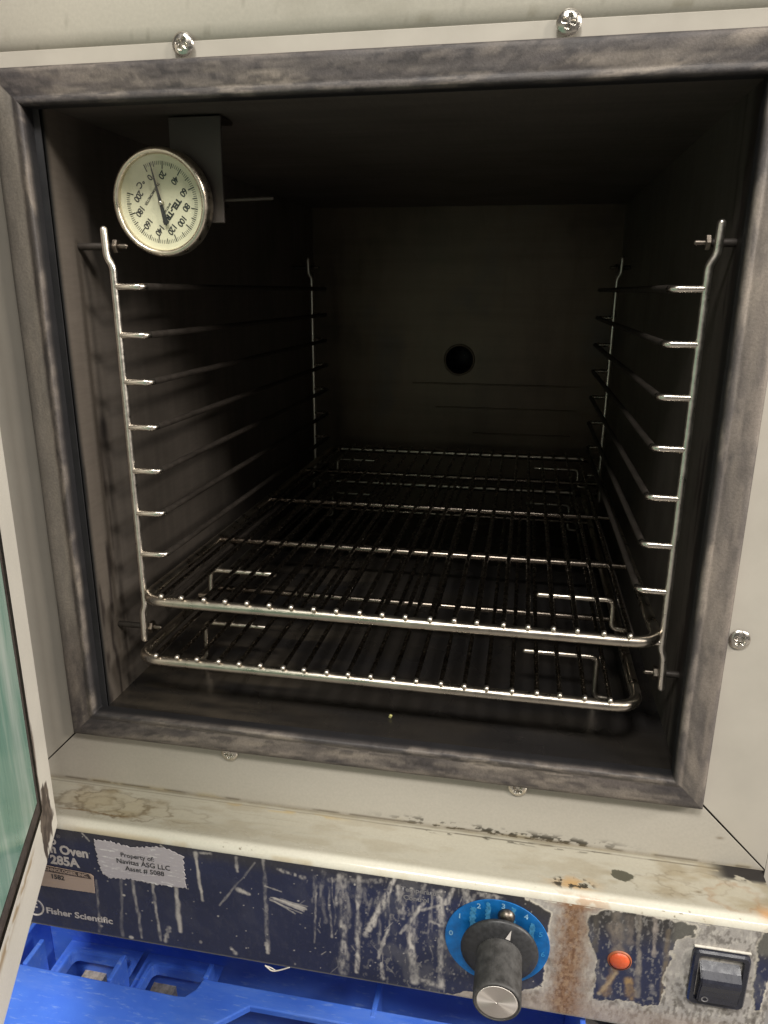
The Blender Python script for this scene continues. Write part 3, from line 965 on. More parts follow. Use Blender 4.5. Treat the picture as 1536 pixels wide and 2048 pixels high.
for si, (a, b, hv) in enumerate(sides):
    N = 420
    for k in range(N):
        t = k / N
        base = np.array([a[0] + (b[0] - a[0]) * t, a[1] + (b[1] - a[1]) * t])
        da = np.array(inx[a]) * (1 - t) + np.array(inx[b]) * t
        x = base[0] + da[0] * pf[:, 0]
        z = base[1] + da[1] * pf[:, 0]
        s = t * 330 + si * 400
        ss = np.full_like(tcol, s)
        yv = pf[:, 1] + 0.00045 * (fbm(ss / 22, tcol / 6, 5) - 0.5)
        rowsP.append(np.stack([x, yv, z], -1))
        c = np.ones((len(pf), 3)) * np.array(S(108, 100, 93))
        st = fbm(ss / (14 if hv == 'h' else 6), tcol / (1.6 if hv == 'h' else 2.6), 17, 5)
        bl = fbm(ss / 12, tcol / 5, 23)
        c *= (0.72 + 0.55 * st)[:, None]
        c = mixc(c, S(78, 71, 70), 0.6 * sm(0.50, 0.75, fbm(ss / 30, tcol / 4, 23)))
        c = mixc(c, S(66, 60, 58), 0.35 * sm(0.48, 0.72, fbm(ss / (18 if hv == 'h' else 9), tcol / (1.1 if hv == 'h' else 3.0), 33, 4)))
        c = mixc(c, S(148, 137, 124), 0.4 * sm(0.52, 0.75, fbm(ss / 18, tcol / 3, 29)))
        c = mixc(c, S(132, 122, 110), 0.35 * sm(11.2, 12.4, tcol) * sm(15.1, 14.4, tcol))
        dark_blot = sm(0.48, 0.66, fbm(ss / 38, tcol / 9, 57) + (0.08 if si == 0 else 0.0) + 0.08 * sm(7, 15, tcol))  # darker blotches, denser on the top side and towards the inner edge
        c = mixc(c, S(60, 56, 58), 0.62 * dark_blot)
        c = mixc(c, S(56, 51, 50), 0.6 * sm(0.54, 0.63, fbm(ss / 9, tcol / 0.6, 67, 4)) * (1.0 if hv == 'h' else 0.25))
        c = mixc(c, S(132, 122, 112), 0.25 * sm(0.50, 0.75, fbm(ss / 12, tcol / 2.5, 68, 4)))
        c = c * (0.86 + 0.28 * fbm(ss / 1.8, tcol / 1.6, 69, 3))[:, None]
        c = mixc(c, S(38, 35, 37), 0.6 * sm(0.60, 0.70, fbm(ss / 7, tcol / 2.2, 63)) * dark_blot)
        corner = sm(26, 6, np.minimum(t, 1 - t) * 330 + 6 * (bl - 0.5))
        c = mixc(c, S(44, 41, 44), 0.65 * corner * sm(0.35, 0.55, fbm(ss / 5, tcol / 4, 37)))
        if si == 3:
            c = mixc(c, S(140, 134, 124), 0.55 * sm(0.12, 0.25, t) * sm(11.5, 10.5, tcol))
        if si == 1:
            c = mixc(c, S(124, 116, 108), 0.30)
            c = mixc(c, S(70, 65, 63), 0.35 * sm(0.48, 0.62, fbm(ss / 30, tcol / 2.5, 87)))
            c = mixc(c, S(142, 131, 120), 0.35 * sm(0.40, 0.62, fbm(ss / 14, tcol / 3, 97)))
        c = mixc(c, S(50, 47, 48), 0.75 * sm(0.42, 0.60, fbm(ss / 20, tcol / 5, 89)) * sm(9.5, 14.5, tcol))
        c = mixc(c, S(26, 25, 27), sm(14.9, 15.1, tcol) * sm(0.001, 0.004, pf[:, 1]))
        c = mixc(c, S(40, 37, 34), sm(0.9, 0.1, tcol) * 0.5)
        rowsC.append(c)
        rowsR.append(0.5 + 0.2 * st)
rowsP.append(rowsP[0]); rowsC.append(rowsC[0]); rowsR.append(rowsR[0])
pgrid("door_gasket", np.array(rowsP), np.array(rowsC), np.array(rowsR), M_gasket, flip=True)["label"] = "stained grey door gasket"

# ------------------------------------------------------------------ chamber
CX0, CX1, CZ0, CZ1, CY0, CY1 = -0.1500, 0.1550, -0.0005, 0.3045, 0.0085, 0.4500
BROWN = np.array((0.150, 0.130, 0.112))


def chamber_face(name, P, u, v, seed, base=1.0, streak_dir='v', extra=None):
    C = np.ones(u.shape + (3,)) * BROWN * base
    if streak_dir == 'v':
        s = fbm(u / 5, v / 60, seed)
    else:
        s = fbm(u / 60, v / 5, seed)
    C *= (0.8 + 0.4 * s)[..., None]
    C *= (0.85 + 0.3 * fbm(u / 40, v / 40, seed + 3))[..., None]
    Rg = 0.36 + 0.16 * fbm(u / 30, v / 30, seed + 5)
    if extra:
        C, Rg = extra(C, Rg, u, v)
    return C, Rg


ys = np.linspace(CY0, CY1, 260)
zs2 = np.linspace(CZ0, CZ1, 160)
Yg, Zg = np.meshgrid(ys, zs2, indexing='ij')


def left_extra(C, Rg, u, v):
    # baked-on drips near the door and a burnt spot round a weld
    m = sm(46, 24, u + 5 * (fbm(u / 9, v / 30, 71) - 0.5))
    C = mixc(C, (0.19, 0.155, 0.122), 0.4 * m)
    C = mixc(C, (0.05, 0.04, 0.035), m * sm(0.55, 0.68, fbm(u / 3.2, v / 45, 73)) * sm(165, 120, v))
    C = mixc(C, (0.02, 0.018, 0.017), np.clip(1.4 * np.exp(-((u - 33) / 3.2) ** 2 - ((v - 153) / 6.5) ** 2), 0, 1))
    C = mixc(C, (0.05, 0.04, 0.035), 0.7 * np.exp(-((u - 33) / 6) ** 2 - ((v - 148) / 17) ** 2))
    C = mixc(C, (0.02, 0.02, 0.02), sm(13, 10.5, u))
    return C, np.clip(Rg + 0.12 * m, 0, 1)


P = np.stack([np.full_like(Yg, CX0), Yg, Zg], -1)
C, Rg = chamber_face("l", P, Yg * 1000, Zg * 1000, 3, 1.2, 'v', left_extra)
pgrid("chamber_wall", P, C, Rg, M_steel_wall, flip=True)


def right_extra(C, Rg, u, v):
    C = mixc(C, (0.03, 0.03, 0.032), 0.85 * sm(34, 24, u))  # dark reflection near the door, painted into the wall colour
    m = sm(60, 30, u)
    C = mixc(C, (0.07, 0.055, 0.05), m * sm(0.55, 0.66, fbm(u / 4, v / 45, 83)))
    return C, Rg


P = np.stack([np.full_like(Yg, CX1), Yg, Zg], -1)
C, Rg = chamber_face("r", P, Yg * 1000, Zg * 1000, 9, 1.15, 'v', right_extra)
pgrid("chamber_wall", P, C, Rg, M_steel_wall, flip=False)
xs2 = np.linspace(CX0, CX1, 200)
Xg, Yg2 = np.meshgrid(xs2, ys, indexing='ij')


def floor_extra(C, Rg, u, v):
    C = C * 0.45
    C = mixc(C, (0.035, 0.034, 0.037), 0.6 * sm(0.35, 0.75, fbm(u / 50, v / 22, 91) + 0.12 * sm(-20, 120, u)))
    C = mixc(C, (0.20, 0.165, 0.125), 0.5 * sm(0.4, 0.8, fbm(u / 40, v / 10, 93)) * sm(-10, -70, u))  # warm streaks on the left paint a bright reflection into the floor
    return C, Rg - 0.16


P = np.stack([Xg, Yg2, np.full_like(Xg, CZ0)], -1)
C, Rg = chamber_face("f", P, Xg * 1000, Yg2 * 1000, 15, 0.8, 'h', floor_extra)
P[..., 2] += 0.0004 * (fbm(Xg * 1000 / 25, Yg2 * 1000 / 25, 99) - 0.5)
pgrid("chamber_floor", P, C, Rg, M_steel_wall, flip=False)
P = np.stack([Xg, Yg2, np.full_like(Xg, CZ1)], -1)
C, Rg = chamber_face("c", P, Xg * 1000, Yg2 * 1000, 21, 1.0, 'h')
pgrid("chamber_ceiling", P, C, Rg + 0.1, M_steel_wall, flip=True)
fl = []
for (x0, x1, z0, z1) in ((-0.1535, CX0, -0.0006, 0.3040), (CX1, 0.1575, -0.0006, 0.3040)):
    fl.append(box(x0, x1, CY0 - 0.0006, CY0 + 0.001, z0, z1))
M_flange = simple("flange_black", (0.02, 0.02, 0.022), 0.5)
for me in fl:
    part("chamber_flange", me, M_flange)
# back wall with its round port
hx, hz, hr, hs = 0.0035, 0.1575, 0.0138, 0.022
vs, fs = [], []
SEG = 32
for k in range(SEG):
    a = 2 * math.pi * k / SEG
    c, s = math.cos(a), math.sin(a)
    vs.append((hx + hr * c, CY1, hz + hr * s))
for k in range(SEG):
    a = 2 * math.pi * k / SEG
    c, s = math.cos(a), math.sin(a)
    q = hs / max(abs(c), abs(s))
    vs.append((hx + q * c, CY1, hz + q * s))
for k in range(SEG):
    k2 = (k + 1) % SEG
    fs.append((k, k2, SEG + k2, SEG + k))
bm = bmesh.new()
bmv = [bm.verts.new(v) for v in vs]
for f in fs:
    bm.faces.new([bmv[i] for i in f])


def quad(x0, x1, z0, z1):
    bm.faces.new([bm.verts.new(p) for p in ((x0, CY1, z0), (x1, CY1, z0), (x1, CY1, z1), (x0, CY1, z1))])


quad(CX0, CX1, CZ0, hz - hs); quad(CX0, CX1, hz + hs, CZ1); quad(CX0, hx - hs, hz - hs, hz + hs); quad(hx + hs, CX1, hz - hs, hz + hs)
# corner fill of the square patch round the port
for sx in (-1, 1):
    for sz in (-1, 1):
        pass
bmesh.ops.recalc_face_normals(bm, faces=bm.faces[:])
me = bpy.data.meshes.new("back")
bm.to_mesh(me)
bm.free()
M_back, nt, bs = new_mat("chamber_back_steel")
n1 = noise_node(nt, 9, 5, 0.6, (1, 1, 0.7))
n2 = noise_node(nt, 20, 6, 0.7, (0.12, 1, 2.6))
n3 = noise_node(nt, 26, 5, 0.65, (2.2, 1, 0.25))
ra = ramp(nt, n1.outputs["Fac"], [(0.32, (0.075, 0.056, 0.042)), (0.55, (0.135, 0.102, 0.075)), (0.72, (0.105, 0.095, 0.090))])
rb = ramp(nt, n2.outputs["Fac"], [(0.45, (1, 1, 1)), (0.70, (0.80, 0.77, 0.75))])
rc = ramp(nt, n3.outputs["Fac"], [(0.50, (1, 1, 1)), (0.75, (0.85, 0.82, 0.80))])
m1 = nt.nodes.new("ShaderNodeMix"); m1.data_type = 'RGBA'; m1.blend_type = 'MULTIPLY'; m1.inputs[0].default_value = 1
m2 = nt.nodes.new("ShaderNodeMix"); m2.data_type = 'RGBA'; m2.blend_type = 'MULTIPLY'; m2.inputs[0].default_value = 1
nt.links.new(ra.outputs[0], m1.inputs[6]); nt.links.new(rb.outputs[0], m1.inputs[7])
nt.links.new(m1.outputs[2], m2.inputs[6]); nt.links.new(rc.outputs[0], m2.inputs[7])
nt.links.new(m2.outputs[2], bs.inputs["Base Color"])
rr_ = ramp(nt, n1.outputs["Fac"], [(0.3, (0.28,) * 3), (0.7, (0.5,) * 3)])
nt.links.new(rr_.outputs[0], bs.inputs["Roughness"])
bs.inputs["Metallic"].default_value = 0.65
bump(nt, bs, n1.outputs["Fac"], 0.08, 0.002)
part("chamber_back", me, M_back)
part("port_rim", lathe([(hr + 0.0022, 0.0), (hr + 0.0019, -0.0009), (hr + 0.0004, -0.0012), (hr - 0.0001, -0.0006), (hr - 0.0001, 0.002)], 40, close=False), M_back).location = Vector((hx, CY1 - 0.0003, hz)) + Vector((0, -0.2, 0.124))
tb = lathe([(hr, 0.0), (hr, 0.06), (0.0005, 0.06)], 32, close=False)
o = part("vent_port", tb, simple("port_tube", (0.05, 0.045, 0.045), 0.5, 0.6))
o.location = Vector((hx, CY1 - 0.0002, hz)) + Vector((0, -0.2, 0.124))

for zz, x0, x1 in ((0.1330, -0.045, 0.125), (0.1085, -0.02, 0.125), (0.0820, 0.02, 0.120)):  # thin strips modelled as the shelf bars' reflections in the back wall
    part("bar_reflection", box(x0, x1, CY1 - 0.0012, CY1 - 0.0001, zz - 0.0007, zz + 0.0007, 0.0004), M_back)
# ------------------------------------------------------------------ shelf ladders
Z0R, DZR = 0.2266, 0.02323


def ladder(side):
    """side -1 left, +1 right"""
    L = empty("shelf_ladder", (0, -0.2, 0.124), oven)
    ux = -0.1300 if side < 0 else 0.1443
    s = side
    wall = CX0 if side < 0 else CX1
    for yy in (0.0237, 0.3727):
        pts = [(ux + s * 0.0030, yy, 0.2528), (ux + s * 0.0028, yy, 0.2405), (ux, yy, 0.2362), (ux, yy, 0.0570), (ux + s * 0.0016, yy, 0.0530), (ux + s * 0.0022, yy, 0.0360)]
        link("upright", tube(round_path(pts, 0.003), 0.0018, 12), M_bright, L)
    rung_pts = round_path([(ux, 0.0237, 0), (ux - s * 0.0140, 0.0245, 0), (ux - s * 0.0140, 0.3720, 0), (ux, 0.3727, 0)], 0.0035)
    rme = tube(rung_pts, 0.00170, 10)
    rme.materials.append(M_rung)
    rme.materials.append(M_dark_steel)
    for pgn in rme.polygons:
        if 0.031 < pgn.center.y < 0.362:
            pgn.material_index = 1  # long run darker: shade put into the material, bends stay bright
    for k in range(8):
        z = Z0R - k * DZR - (0.0035 if k == 7 else 0)
        link("rung", rme, None, L, (0, 0, z))
    # stud and nut fixing each end to the wall
    for zz in (0.2455, 0.0415):
        for yy in (0.0285, 0.3775):
            link("spacer", tube([(wall, yy, zz), (ux + s * 0.0020, yy, zz)], 0.0018, 8), M_spacer, L)
            link("stud", tube([(ux + s * 0.002, yy, zz), (ux - s * 0.0052, yy, zz)], 0.0013, 8), M_dullsteel, L)
            nut = lathe([(0.0032, -0.0010), (0.0035, -0.0006), (0.0035, 0.0010), (0.0032, 0.0013)], 6, smooth=False)
            nut.transform(Matrix.Rotation(R(90), 4, 'Z'))
            link("nut", nut, M_dullsteel, L, (ux - s * 0.0005, yy, zz))
    return L


ladder(-1)
ladder(1)

# ------------------------------------------------------------------ wire shelves (things of their own)
WIRE = None


def shelf(zbar, label, drop, xc=0.0075):
    global WIRE
    S0 = empty("wire_shelf", (xc, 0.0136, zbar - 0.0025))
    tag(S0, label, "wire shelf", "wire shelves in the chamber")
    zc = 0.0025
    hx0, yb = 0.1335, 0.4115
    fr = round_path([(-hx0, 0, zc), (hx0, 0, zc), (hx0, yb, zc), (-hx0, yb, zc)], 0.014, 8, closed=True)
    link("frame_wire", tube(fr, 0.0029, 14, closed=True), M_frame, S0)
    wme = tube([(0, -0.0024, 0), (0, -0.0012, 0), (0, 0.05, 0), (0, yb + 0.002, 0)], 0.00125, 10)
    wme.materials.append(M_wire)
    wme.materials.append(M_bright)
    for pgn in wme.polygons:
        if pgn.center.y < -0.0012:
            pgn.material_index = 1  # lit front ends: wire tips given a brighter steel
    for k in range(21):
        x = -0.1210 + k * 0.01202
        link("wire", wme, None, S0, (x + random.uniform(-0.0005, 0.0005), random.uniform(-0.0005, 0.0004), zc + 0.0042), (0, 0, random.uniform(-0.0016, 0.0016)))
    cme = tube([(-hx0, 0, 0), (hx0, 0, 0)], 0.0020, 10)
    for yy in (0.1035, 0.2060, 0.3090):
        link("cross_bar", cme, M_frame if yy == 0.2060 else M_wire, S0, (0, yy, zc + 0.0003))  # middle bar brighter, others dim: light on them put into the material
    for sx in (-1, 1):
        for yy in (0.057, 0.3745):
            pts = [(sx * 0.0780, yy, -0.0005), (sx * 0.1185, yy, -0.0005), (sx * 0.1185, yy - 0.002, -0.0005 - drop), (sx * 0.1255, yy - 0.002, -0.0005 - drop - 0.0004)]
            link("support_leg", tube(round_path(pts, 0.004), 0.0016, 10), M_frame, S0)
    return S0


shelf(0.0645, "upper wire shelf held on the side ladders of the chamber", 0.016)
shelf(0.0290, "lower wire shelf standing on the chamber floor", 0.0240, 0.0018)

# ------------------------------------------------------------------ dial thermometer
tx, ty, tz = -0.1053, 0.0300, 0.2651
th = tag(empty("dial_thermometer", (tx, ty, tz)), "round dial thermometer with steel rim hanging upside down in the chamber's upper left", "thermometer")
th.rotation_euler = (R(4.0), 0, R(-1.0))
link("case", lathe([(0.0236, 0.0016), (0.0238, 0.0050), (0.0225, 0.0062), (0.004, 0.0066)], 64), M_dullsteel, th)
link("bezel", lathe([(0.0213, 0.0016), (0.0213, -0.0014), (0.0219, -0.0024), (0.0230, -0.0026), (0.0240, -0.0018), (0.02455, 0.0000), (0.02455, 0.0045), (0.0240, 0.0060)], 96, close=False), M_brass, th)
face = empty("dial_face", (0, 0, 0), th)
bpy.data.objects.remove(face)
disc = lathe([(0.0002, 0.0010), (0.0100, 0.0010), (0.0185, 0.0010), (0.0214, 0.0004)], 64, close=False)
face = link("dial_face", disc, M_dialface, th)
face.rotation_euler = (0, R(130.6), 0)
vs, fs = [], []
for k in range(101):
    a = R(244.3 - 308.7 * k / 100)
    if k % 10 == 0:
        r0, w = 0.0150, 0.00024
    elif k % 5 == 0:
        r0, w = 0.0160, 0.00020
    else:
        r0, w = 0.0167, 0.00011
    r1 = 0.0184
    c, s = math.cos(a), math.sin(a)
    b = len(vs)
    vs += [(r0 * c - w * s, 0.00085, r0 * s + w * c), (r0 * c + w * s, 0.00085, r0 * s - w * c), (r1 * c + w * s, 0.00085, r1 * s - w * c), (r1 * c - w * s, 0.00085, r1 * s + w * c)]
    fs.append((b, b + 1, b + 2, b + 3))
link("scale_marks", mesh(vs, fs), M_ink, face)
for k in range(0, 11):
    a = R(244.3 - 308.7 * k / 10)
    rr = 0.0124
    link("lettering", text_mesh(str(k * 20), 0.0041, 0.00008, 'CENTER', spacing=0.85), M_ink, face, (rr * math.cos(a), 0.00085, rr * math.sin(a)))
link("lettering", text_mesh("TEL-TRU", 0.0037, 0.0002, 'CENTER'), M_ink, face, (0, 0.00085, 0.0060))
link("lettering", text_mesh("BIMETAL", 0.0014, 0.00002, 'CENTER'), M_ink, face, (0, 0.00085, 0.0034))
link("lettering", text_mesh("THERMOMETER", 0.0018, 0.00003, 'CENTER'), M_ink, face, (0, 0.00085, -0.0062))
link("lettering", text_mesh("\u00b0C", 0.0040, 0.0001, 'CENTER'), M_ink, face, (0, 0.00085, -0.0135))
a = R(101)
ux_, uz_ = math.cos(a), math.sin(a)


def along(r, w):
    return (r * ux_ - w * uz_, 0, r * uz_ + w * ux_)


pts = [along(0.0178, 0.00016), along(0.0178, -0.00016), along(0.0, -0.0008), along(0.0, 0.0008)]
tail = [along(0.0, 0.0008), along(0.0, -0.0008), along(-0.0098, -0.00125), along(-0.0098, 0.00125)]
me = mesh([(x, -0.0008, z) for x, y, z in pts + tail] + [(x, -0.0005, z) for x, y, z in pts + tail], [(0, 1, 2, 3), (4, 5, 6, 7), (11, 10, 9, 8), (15, 14, 13, 12), (0, 3, 11, 8), (1, 9, 10, 2), (4, 7, 15, 12), (5, 13, 14, 6)])
link("pointer", me, M_ink, th)
link("pointer_hub", lathe([(0.0003, -0.0016), (0.0008, -0.0015), (0.0011, -0.0011), (0.0011, 0.0010)], 20), M_screw, th)
mlens, nt, bs = new_mat("clear_lens")
nt.nodes.remove(bs)
out = nt.nodes["Material Output"]
tr = nt.nodes.new("ShaderNodeBsdfTransparent")
tr.inputs[0].default_value = (0.96, 0.97, 0.95, 1)
gl = nt.nodes.new("ShaderNodeBsdfGlossy")
gl.inputs["Roughness"].default_value = 0.08
mx = nt.nodes.new("ShaderNodeMixShader")
mx.inputs[0].default_value = 0.05
nt.links.new(tr.outputs[0], mx.inputs[1]); nt.links.new(gl.outputs[0], mx.inputs[2]); nt.links.new(mx.outputs[0], out.inputs[0])
link("lens", lathe([(0.0002, -0.0019), (0.012, -0.0018), (0.0212, -0.0014)], 64, close=False), mlens, th)
link("stem", tube([(0, 0.012, 0), (0, 0.075, 0)], 0.0030, 12), M_dullsteel, th)

# bracket plate that carries the thermometer, hung from the chamber ceiling
br = empty("thermometer_bracket", (0, -0.2, 0.124), oven)
link("plate", prism([(-0.1035, 0.2565), (-0.0770, 0.2565), (-0.0762, 0.3035), (-0.1025, 0.3035)], 0.0376, 0.0390, 0.0004), simple("bracket_steel", (0.065, 0.055, 0.048), 0.55, 0.4, 0.15, 60), br)
link("flange", box(-0.1020, -0.0766, 0.0392, 0.054, 0.3022, 0.3036), M_dullsteel, br)
link("rod", tube([(-0.0772, 0.0400, 0.2668), (-0.0530, 0.0400, 0.2674)], 0.0008, 8), M_dark_steel, br)

# ------------------------------------------------------------------ screws (pan head, cross recess)
vs, fs = [], []
NR, NS = 22, 64
for i in range(NR + 1):
    r = 0.0047 * i / NR
    for k in range(NS):
        a = 2 * math.pi * k / NS
        x, z = r * math.cos(a), r * math.sin(a)
        h = 0.0021 * math.sqrt(max(0, 1 - (r / 0.0049) ** 2))
        cw = 0.00055
        arm = (abs(x) < cw and abs(z) < 0.0025) or (abs(z) < cw and abs(x) < 0.0025)
        dep = 0.0
        if abs(x) < 0.0027 and abs(z) < 0.0027:
            e = min(abs(x), abs(z))
            dep = max(0, min(1, (cw + 0.00035 - e) / 0.00035)) * max(0, min(1, (0.0027 - max(abs(x), abs(z))) / 0.0005))
        vs.append((x, -h + dep * 0.0013, z))
for i in range(NR):
    for k in range(NS):
        k2 = (k + 1) % NS
        fs.append((i * NS + k, i * NS + k2, (i + 1) * NS + k2, (i + 1) * NS + k))
scr_me = mesh(vs, fs, True)
for sx, sz, rot in ((-0.0773, 0.3232, 25), (0.0793, 0.3232, 12), (-0.0773, -0.0192, 5), (0.0792, -0.0190, 40), (0.1735, 0.0740, 35)):
    o = part("screw", scr_me, M_screw)
    o.location = Vector((sx, YF - 0.0002 - (0.0016 if sz > 0.3 else 0), sz)) + Vector((0, -0.2, 0.124))
    o.rotation_euler = (0, R(rot), 0)

# ------------------------------------------------------------------ door (hinged left, swung towards the viewer)
door = empty("door", (0, 0, 0), oven)
door.location = Vector((-0.1600, -0.0320, 0.0)) + Vector((0, -0.2, 0.124))
door["label"] = "open cream door with thick green glass and peeling corner"
# local axes: +X runs along the door away from the hinge, -Y is its outer side ... built with inner face on y = 0
door.rotation_euler = (0, 0, R(-90 + 24.0))
DW, DZ0, DZ1, BW = 0.350, -0.0490, 0.350, 0.0260
DT = 0.030


def door_member(corners, seed):
    return corners


# inner face as painted grids (hinge stile and bottom rail meet in a peeling corner)
def door_grid(name, x0, x1, z0, z1, nx, nz, corner=True):
    xs_ = np.linspace(x0, x1, nx)
    zs_ = np.linspace(z0, z1, nz)
    Xd, Zd = np.meshgrid(xs_, zs_, indexing='ij')
    Xm_, Zm_ = Xd * 1000, Zd * 1000
    C_ = np.ones(Xd.shape + (3,)) * np.array(S(214, 209, 198))
    C_ *= (0.93 + 0.12 * fbm(Xm_ / 20, Zm_ / 20, 7))[..., None]
    # bare metal along the inside edge and round the corner
    dcor = np.hypot((Xm_ - 23) / 1.0, (Zm_ + 27) / 1.45)
    bare = sm(14, 12, dcor + 9 * (fbm(Xm_ / 5, Zm_ / 7, 13) - 0.5) * 2 + 0.7 * (vnoise(Xm_ / 1.5, Zm_ / 1.5, 3) - 0.5))
    ed = np.maximum(Xm_ - (BW * 1000 - 4.0), 0) if x1 - x0 < 0.1 else Zm_ * 0
    bare = np.maximum(bare, sm(0.4, 0.9, ed / 3.5 + 1.1 * (fbm(Xm_ / 3, Zm_ / 9, 17) - 0.55)) * sm(60, 10, Zm_))
    C_ = mixc(C_, S(70, 60, 54), bare)
    C_ = mixc(C_, S(120, 108, 96), bare * 0.5 * sm(0.45, 0.6, fbm(Xm_ / 4, Zm_ / 4, 23)))
    rust_ = np.exp(-((Zm_ + 24.5) / 2.2) ** 2) * sm(40, 60, Xm_) * sm(0.4, 0.6, fbm(Xm_ / 6, Zm_ / 2, 27))
    C_ = mixc(C_, S(150, 120, 70), 0.8 * rust_)
    Yd = np.zeros_like(Xd) + 0.00025 * bare
    # rounded hinge edge and rounded lower corner
    rnd = 0.004
    e1 = np.clip((rnd - Xd) / rnd, 0, 1)
    e2 = np.clip((rnd - (Zd - DZ0)) / rnd, 0, 1)
    ee = np.clip(np.hypot(e1, e2), 0, 1)
    Yd += rnd * (1 - np.sqrt(1 - np.clip(ee, 0, 1) ** 2))
    return np.stack([Xd, Yd, Zd], -1), C_, 0.34 + 0.3 * bare


# the inner face looks along local +Y after the turn, so depth goes to -Y
def door_face(name, *a):
    P_, C_, R_ = door_grid(name, *a)
    P_[..., 1] *= -1
    o_ = paint_grid(name, P_, C_, R_, M_enamel_attr, door, flip=True)
    return o_


door_face("hinge_stile", 0.0, BW, DZ0, DZ1, 60, 520)
door_face("bottom_rail", BW + 0.0001, DW, DZ0, DZ0 + 0.0290, 420, 70)
link("top_rail", box(BW, DW, -0.003, 0, DZ1 - 0.029, DZ1), M_enamel, door)
link("latch_stile", box(DW, DW + BW, -0.003, 0, DZ0, DZ1), M_enamel, door)
link("door_shell", join_meshes([
    box(0.0004, 0.0030, -DT, -0.0035, DZ0 + 0.0010, DZ1 - 0.001), box(0.0004, DW + BW, -DT, -0.0035, DZ0 + 0.0004, DZ0 + 0.003),
    box(0.0004, DW + BW, -DT, -0.0035, DZ1 - 0.003, DZ1 - 0.0005), box(DW + BW - 0.003, DW + BW - 0.0002, -DT, -0.0035, DZ0 + 0.001, DZ1 - 0.001),
    box(0.0004, BW, -DT, -DT + 0.002, DZ0 + 0.003, DZ1 - 0.003), box(DW, DW + BW - 0.004, -DT, -DT + 0.002, DZ0 + 0.003, DZ1 - 0.003),
    box(BW, DW, -DT, -DT + 0.002, DZ0 + 0.003, DZ0 + 0.029), box(BW, DW, -DT, -DT + 0.002, DZ1 - 0.029, DZ1 - 0.003)]), M_enamel, door)
# dark seal channel between frame and glass
gx0, gx1, gz0, gz1 = BW, DW, DZ0 + 0.0290, DZ1 - 0.029
M_seal = simple("door_seal", (0.055, 0.042, 0.036), 0.7, 0, 0.4, 300, 0.3)
link("glass_seal", join_meshes([
    box(gx0 + 0.0001, gx0 + 0.0025, -0.022, -0.0012, gz0, gz1), box(gx1 - 0.0025, gx1, -0.022, -0.0012, gz0, gz1),
    box(gx0 + 0.0026, gx1 - 0.0026, -0.022, -0.0012, gz0 + 0.0001, gz0 + 0.0065), box(gx0 + 0.0026, gx1 - 0.0026, -0.022, -0.0012, gz1 - 0.0065, gz1)]), M_seal, door)
mg, nt, bs = new_mat("green_glass")
out = nt.nodes["Material Output"]
n = noise_node(nt, 22, 6, 0.7, (1.6, 1, 0.16))
r = ramp(nt, n.outputs["Fac"], [(0.3, S(92, 138, 124)), (0.50, S(138, 170, 157)), (0.70, S(204, 214, 206))])  # pale vertical streaks paint smears and reflections into the glass
nt.links.new(r.outputs[0], bs.inputs["Base Color"])
bs.inputs["Roughness"].default_value = 0.12
tr = nt.nodes.new("ShaderNodeBsdfTransparent")
tr.inputs[0].default_value = (0.62, 0.86, 0.76, 1)
mx = nt.nodes.new("ShaderNodeMixShader")
mx.inputs[0].default_value = 0.30
nt.links.new(bs.outputs[0], mx.inputs[1]); nt.links.new(tr.outputs[0], mx.inputs[2]); nt.links.new(mx.outputs[0], out.inputs[0])
link("glass_pane", box(gx0 + 0.0027, gx1 - 0.0027, -0.0200, -0.0010, gz0 + 0.0067, gz1 - 0.0067, 0.0012), mg, door)

# ------------------------------------------------------------------ bench and blue crate below the panel
bench = link("bench_top", box(-1.2, 1.2, -1.2, 1.2, -0.300, -0.262), M_bench)
tag(bench, kind="structure")

crate = tag(empty("plastic_crate", (-0.07, 0.0, -0.262)), "bright blue plastic crate with ribbed compartments under the control panel", "crate")


def cpart(name, me, mat=M_blue):
    o = link(name, me, mat, crate)
    o.location = (0.07, 0, 0.262)
    return o


def slab(poly, z0, z1, bev=0.0008):
    """polygon in x,y extruded between z0 and z1"""
    bm = bmesh.new()
    a = [bm.verts.new((x, y, z1)) for x, y in poly]
    b = [bm.verts.new((x, y, z0)) for x, y in poly]
    f = bm.faces.new(a)
    bm.faces.new(b[::-1])
    n = len(poly)
    for i in range(n):
        bm.faces.new((a[i], b[i], b[(i + 1) % n], a[(i + 1) % n]))
    bmesh.ops.recalc_face_normals(bm, faces=bm.faces[:])
    bmesh.ops.bevel(bm, geom=list(f.edges), offset=bev, segments=2, affect='EDGES', profile=0.5)
    me = bpy.data.meshes.new("slab")
    bm.to_mesh(me)
    bm.free()
    return me


ZL = -0.180
cpart("rim_deck", slab([(-0.230, -0.060), (-0.0835, -0.060), (-0.0835, -0.0250), (-0.0675, -0.0104), (0.117, -0.0104), (0.117, 0.0016), (-0.102, 0.0016), (-0.1035, -0.006), (-0.1080, -0.0115), (-0.113, -0.0122), (-0.230, -0.0100)], ZL - 0.004, ZL))
for rx, y0, y1, zb in ((-0.2165, -0.0100, 0.0088, -0.2048), (-0.1585, -0.0105, 0.0082, -0.2048), (-0.1010, 0.0018, 0.0125, -0.2048), (0.0050, -0.004, 0.0190, -0.255)):
    cpart("rib", box(rx - 0.0016, rx + 0.0016, y0, y1, zb, ZL + 0.0004, 0.0008))
cpart("back_wall", box(-0.2300, 0.1170, 0.0330, 0.0355, -0.2600, -0.1300, 0.0008))
cpart("end_wall", box(0.1171, 0.1200, -0.060, 0.0355, -0.2600, -0.1300, 0.0008))
cpart("end_wall", box(-0.2330, -0.2301, -0.060, 0.0355, -0.2600, -0.1820, 0.0008))
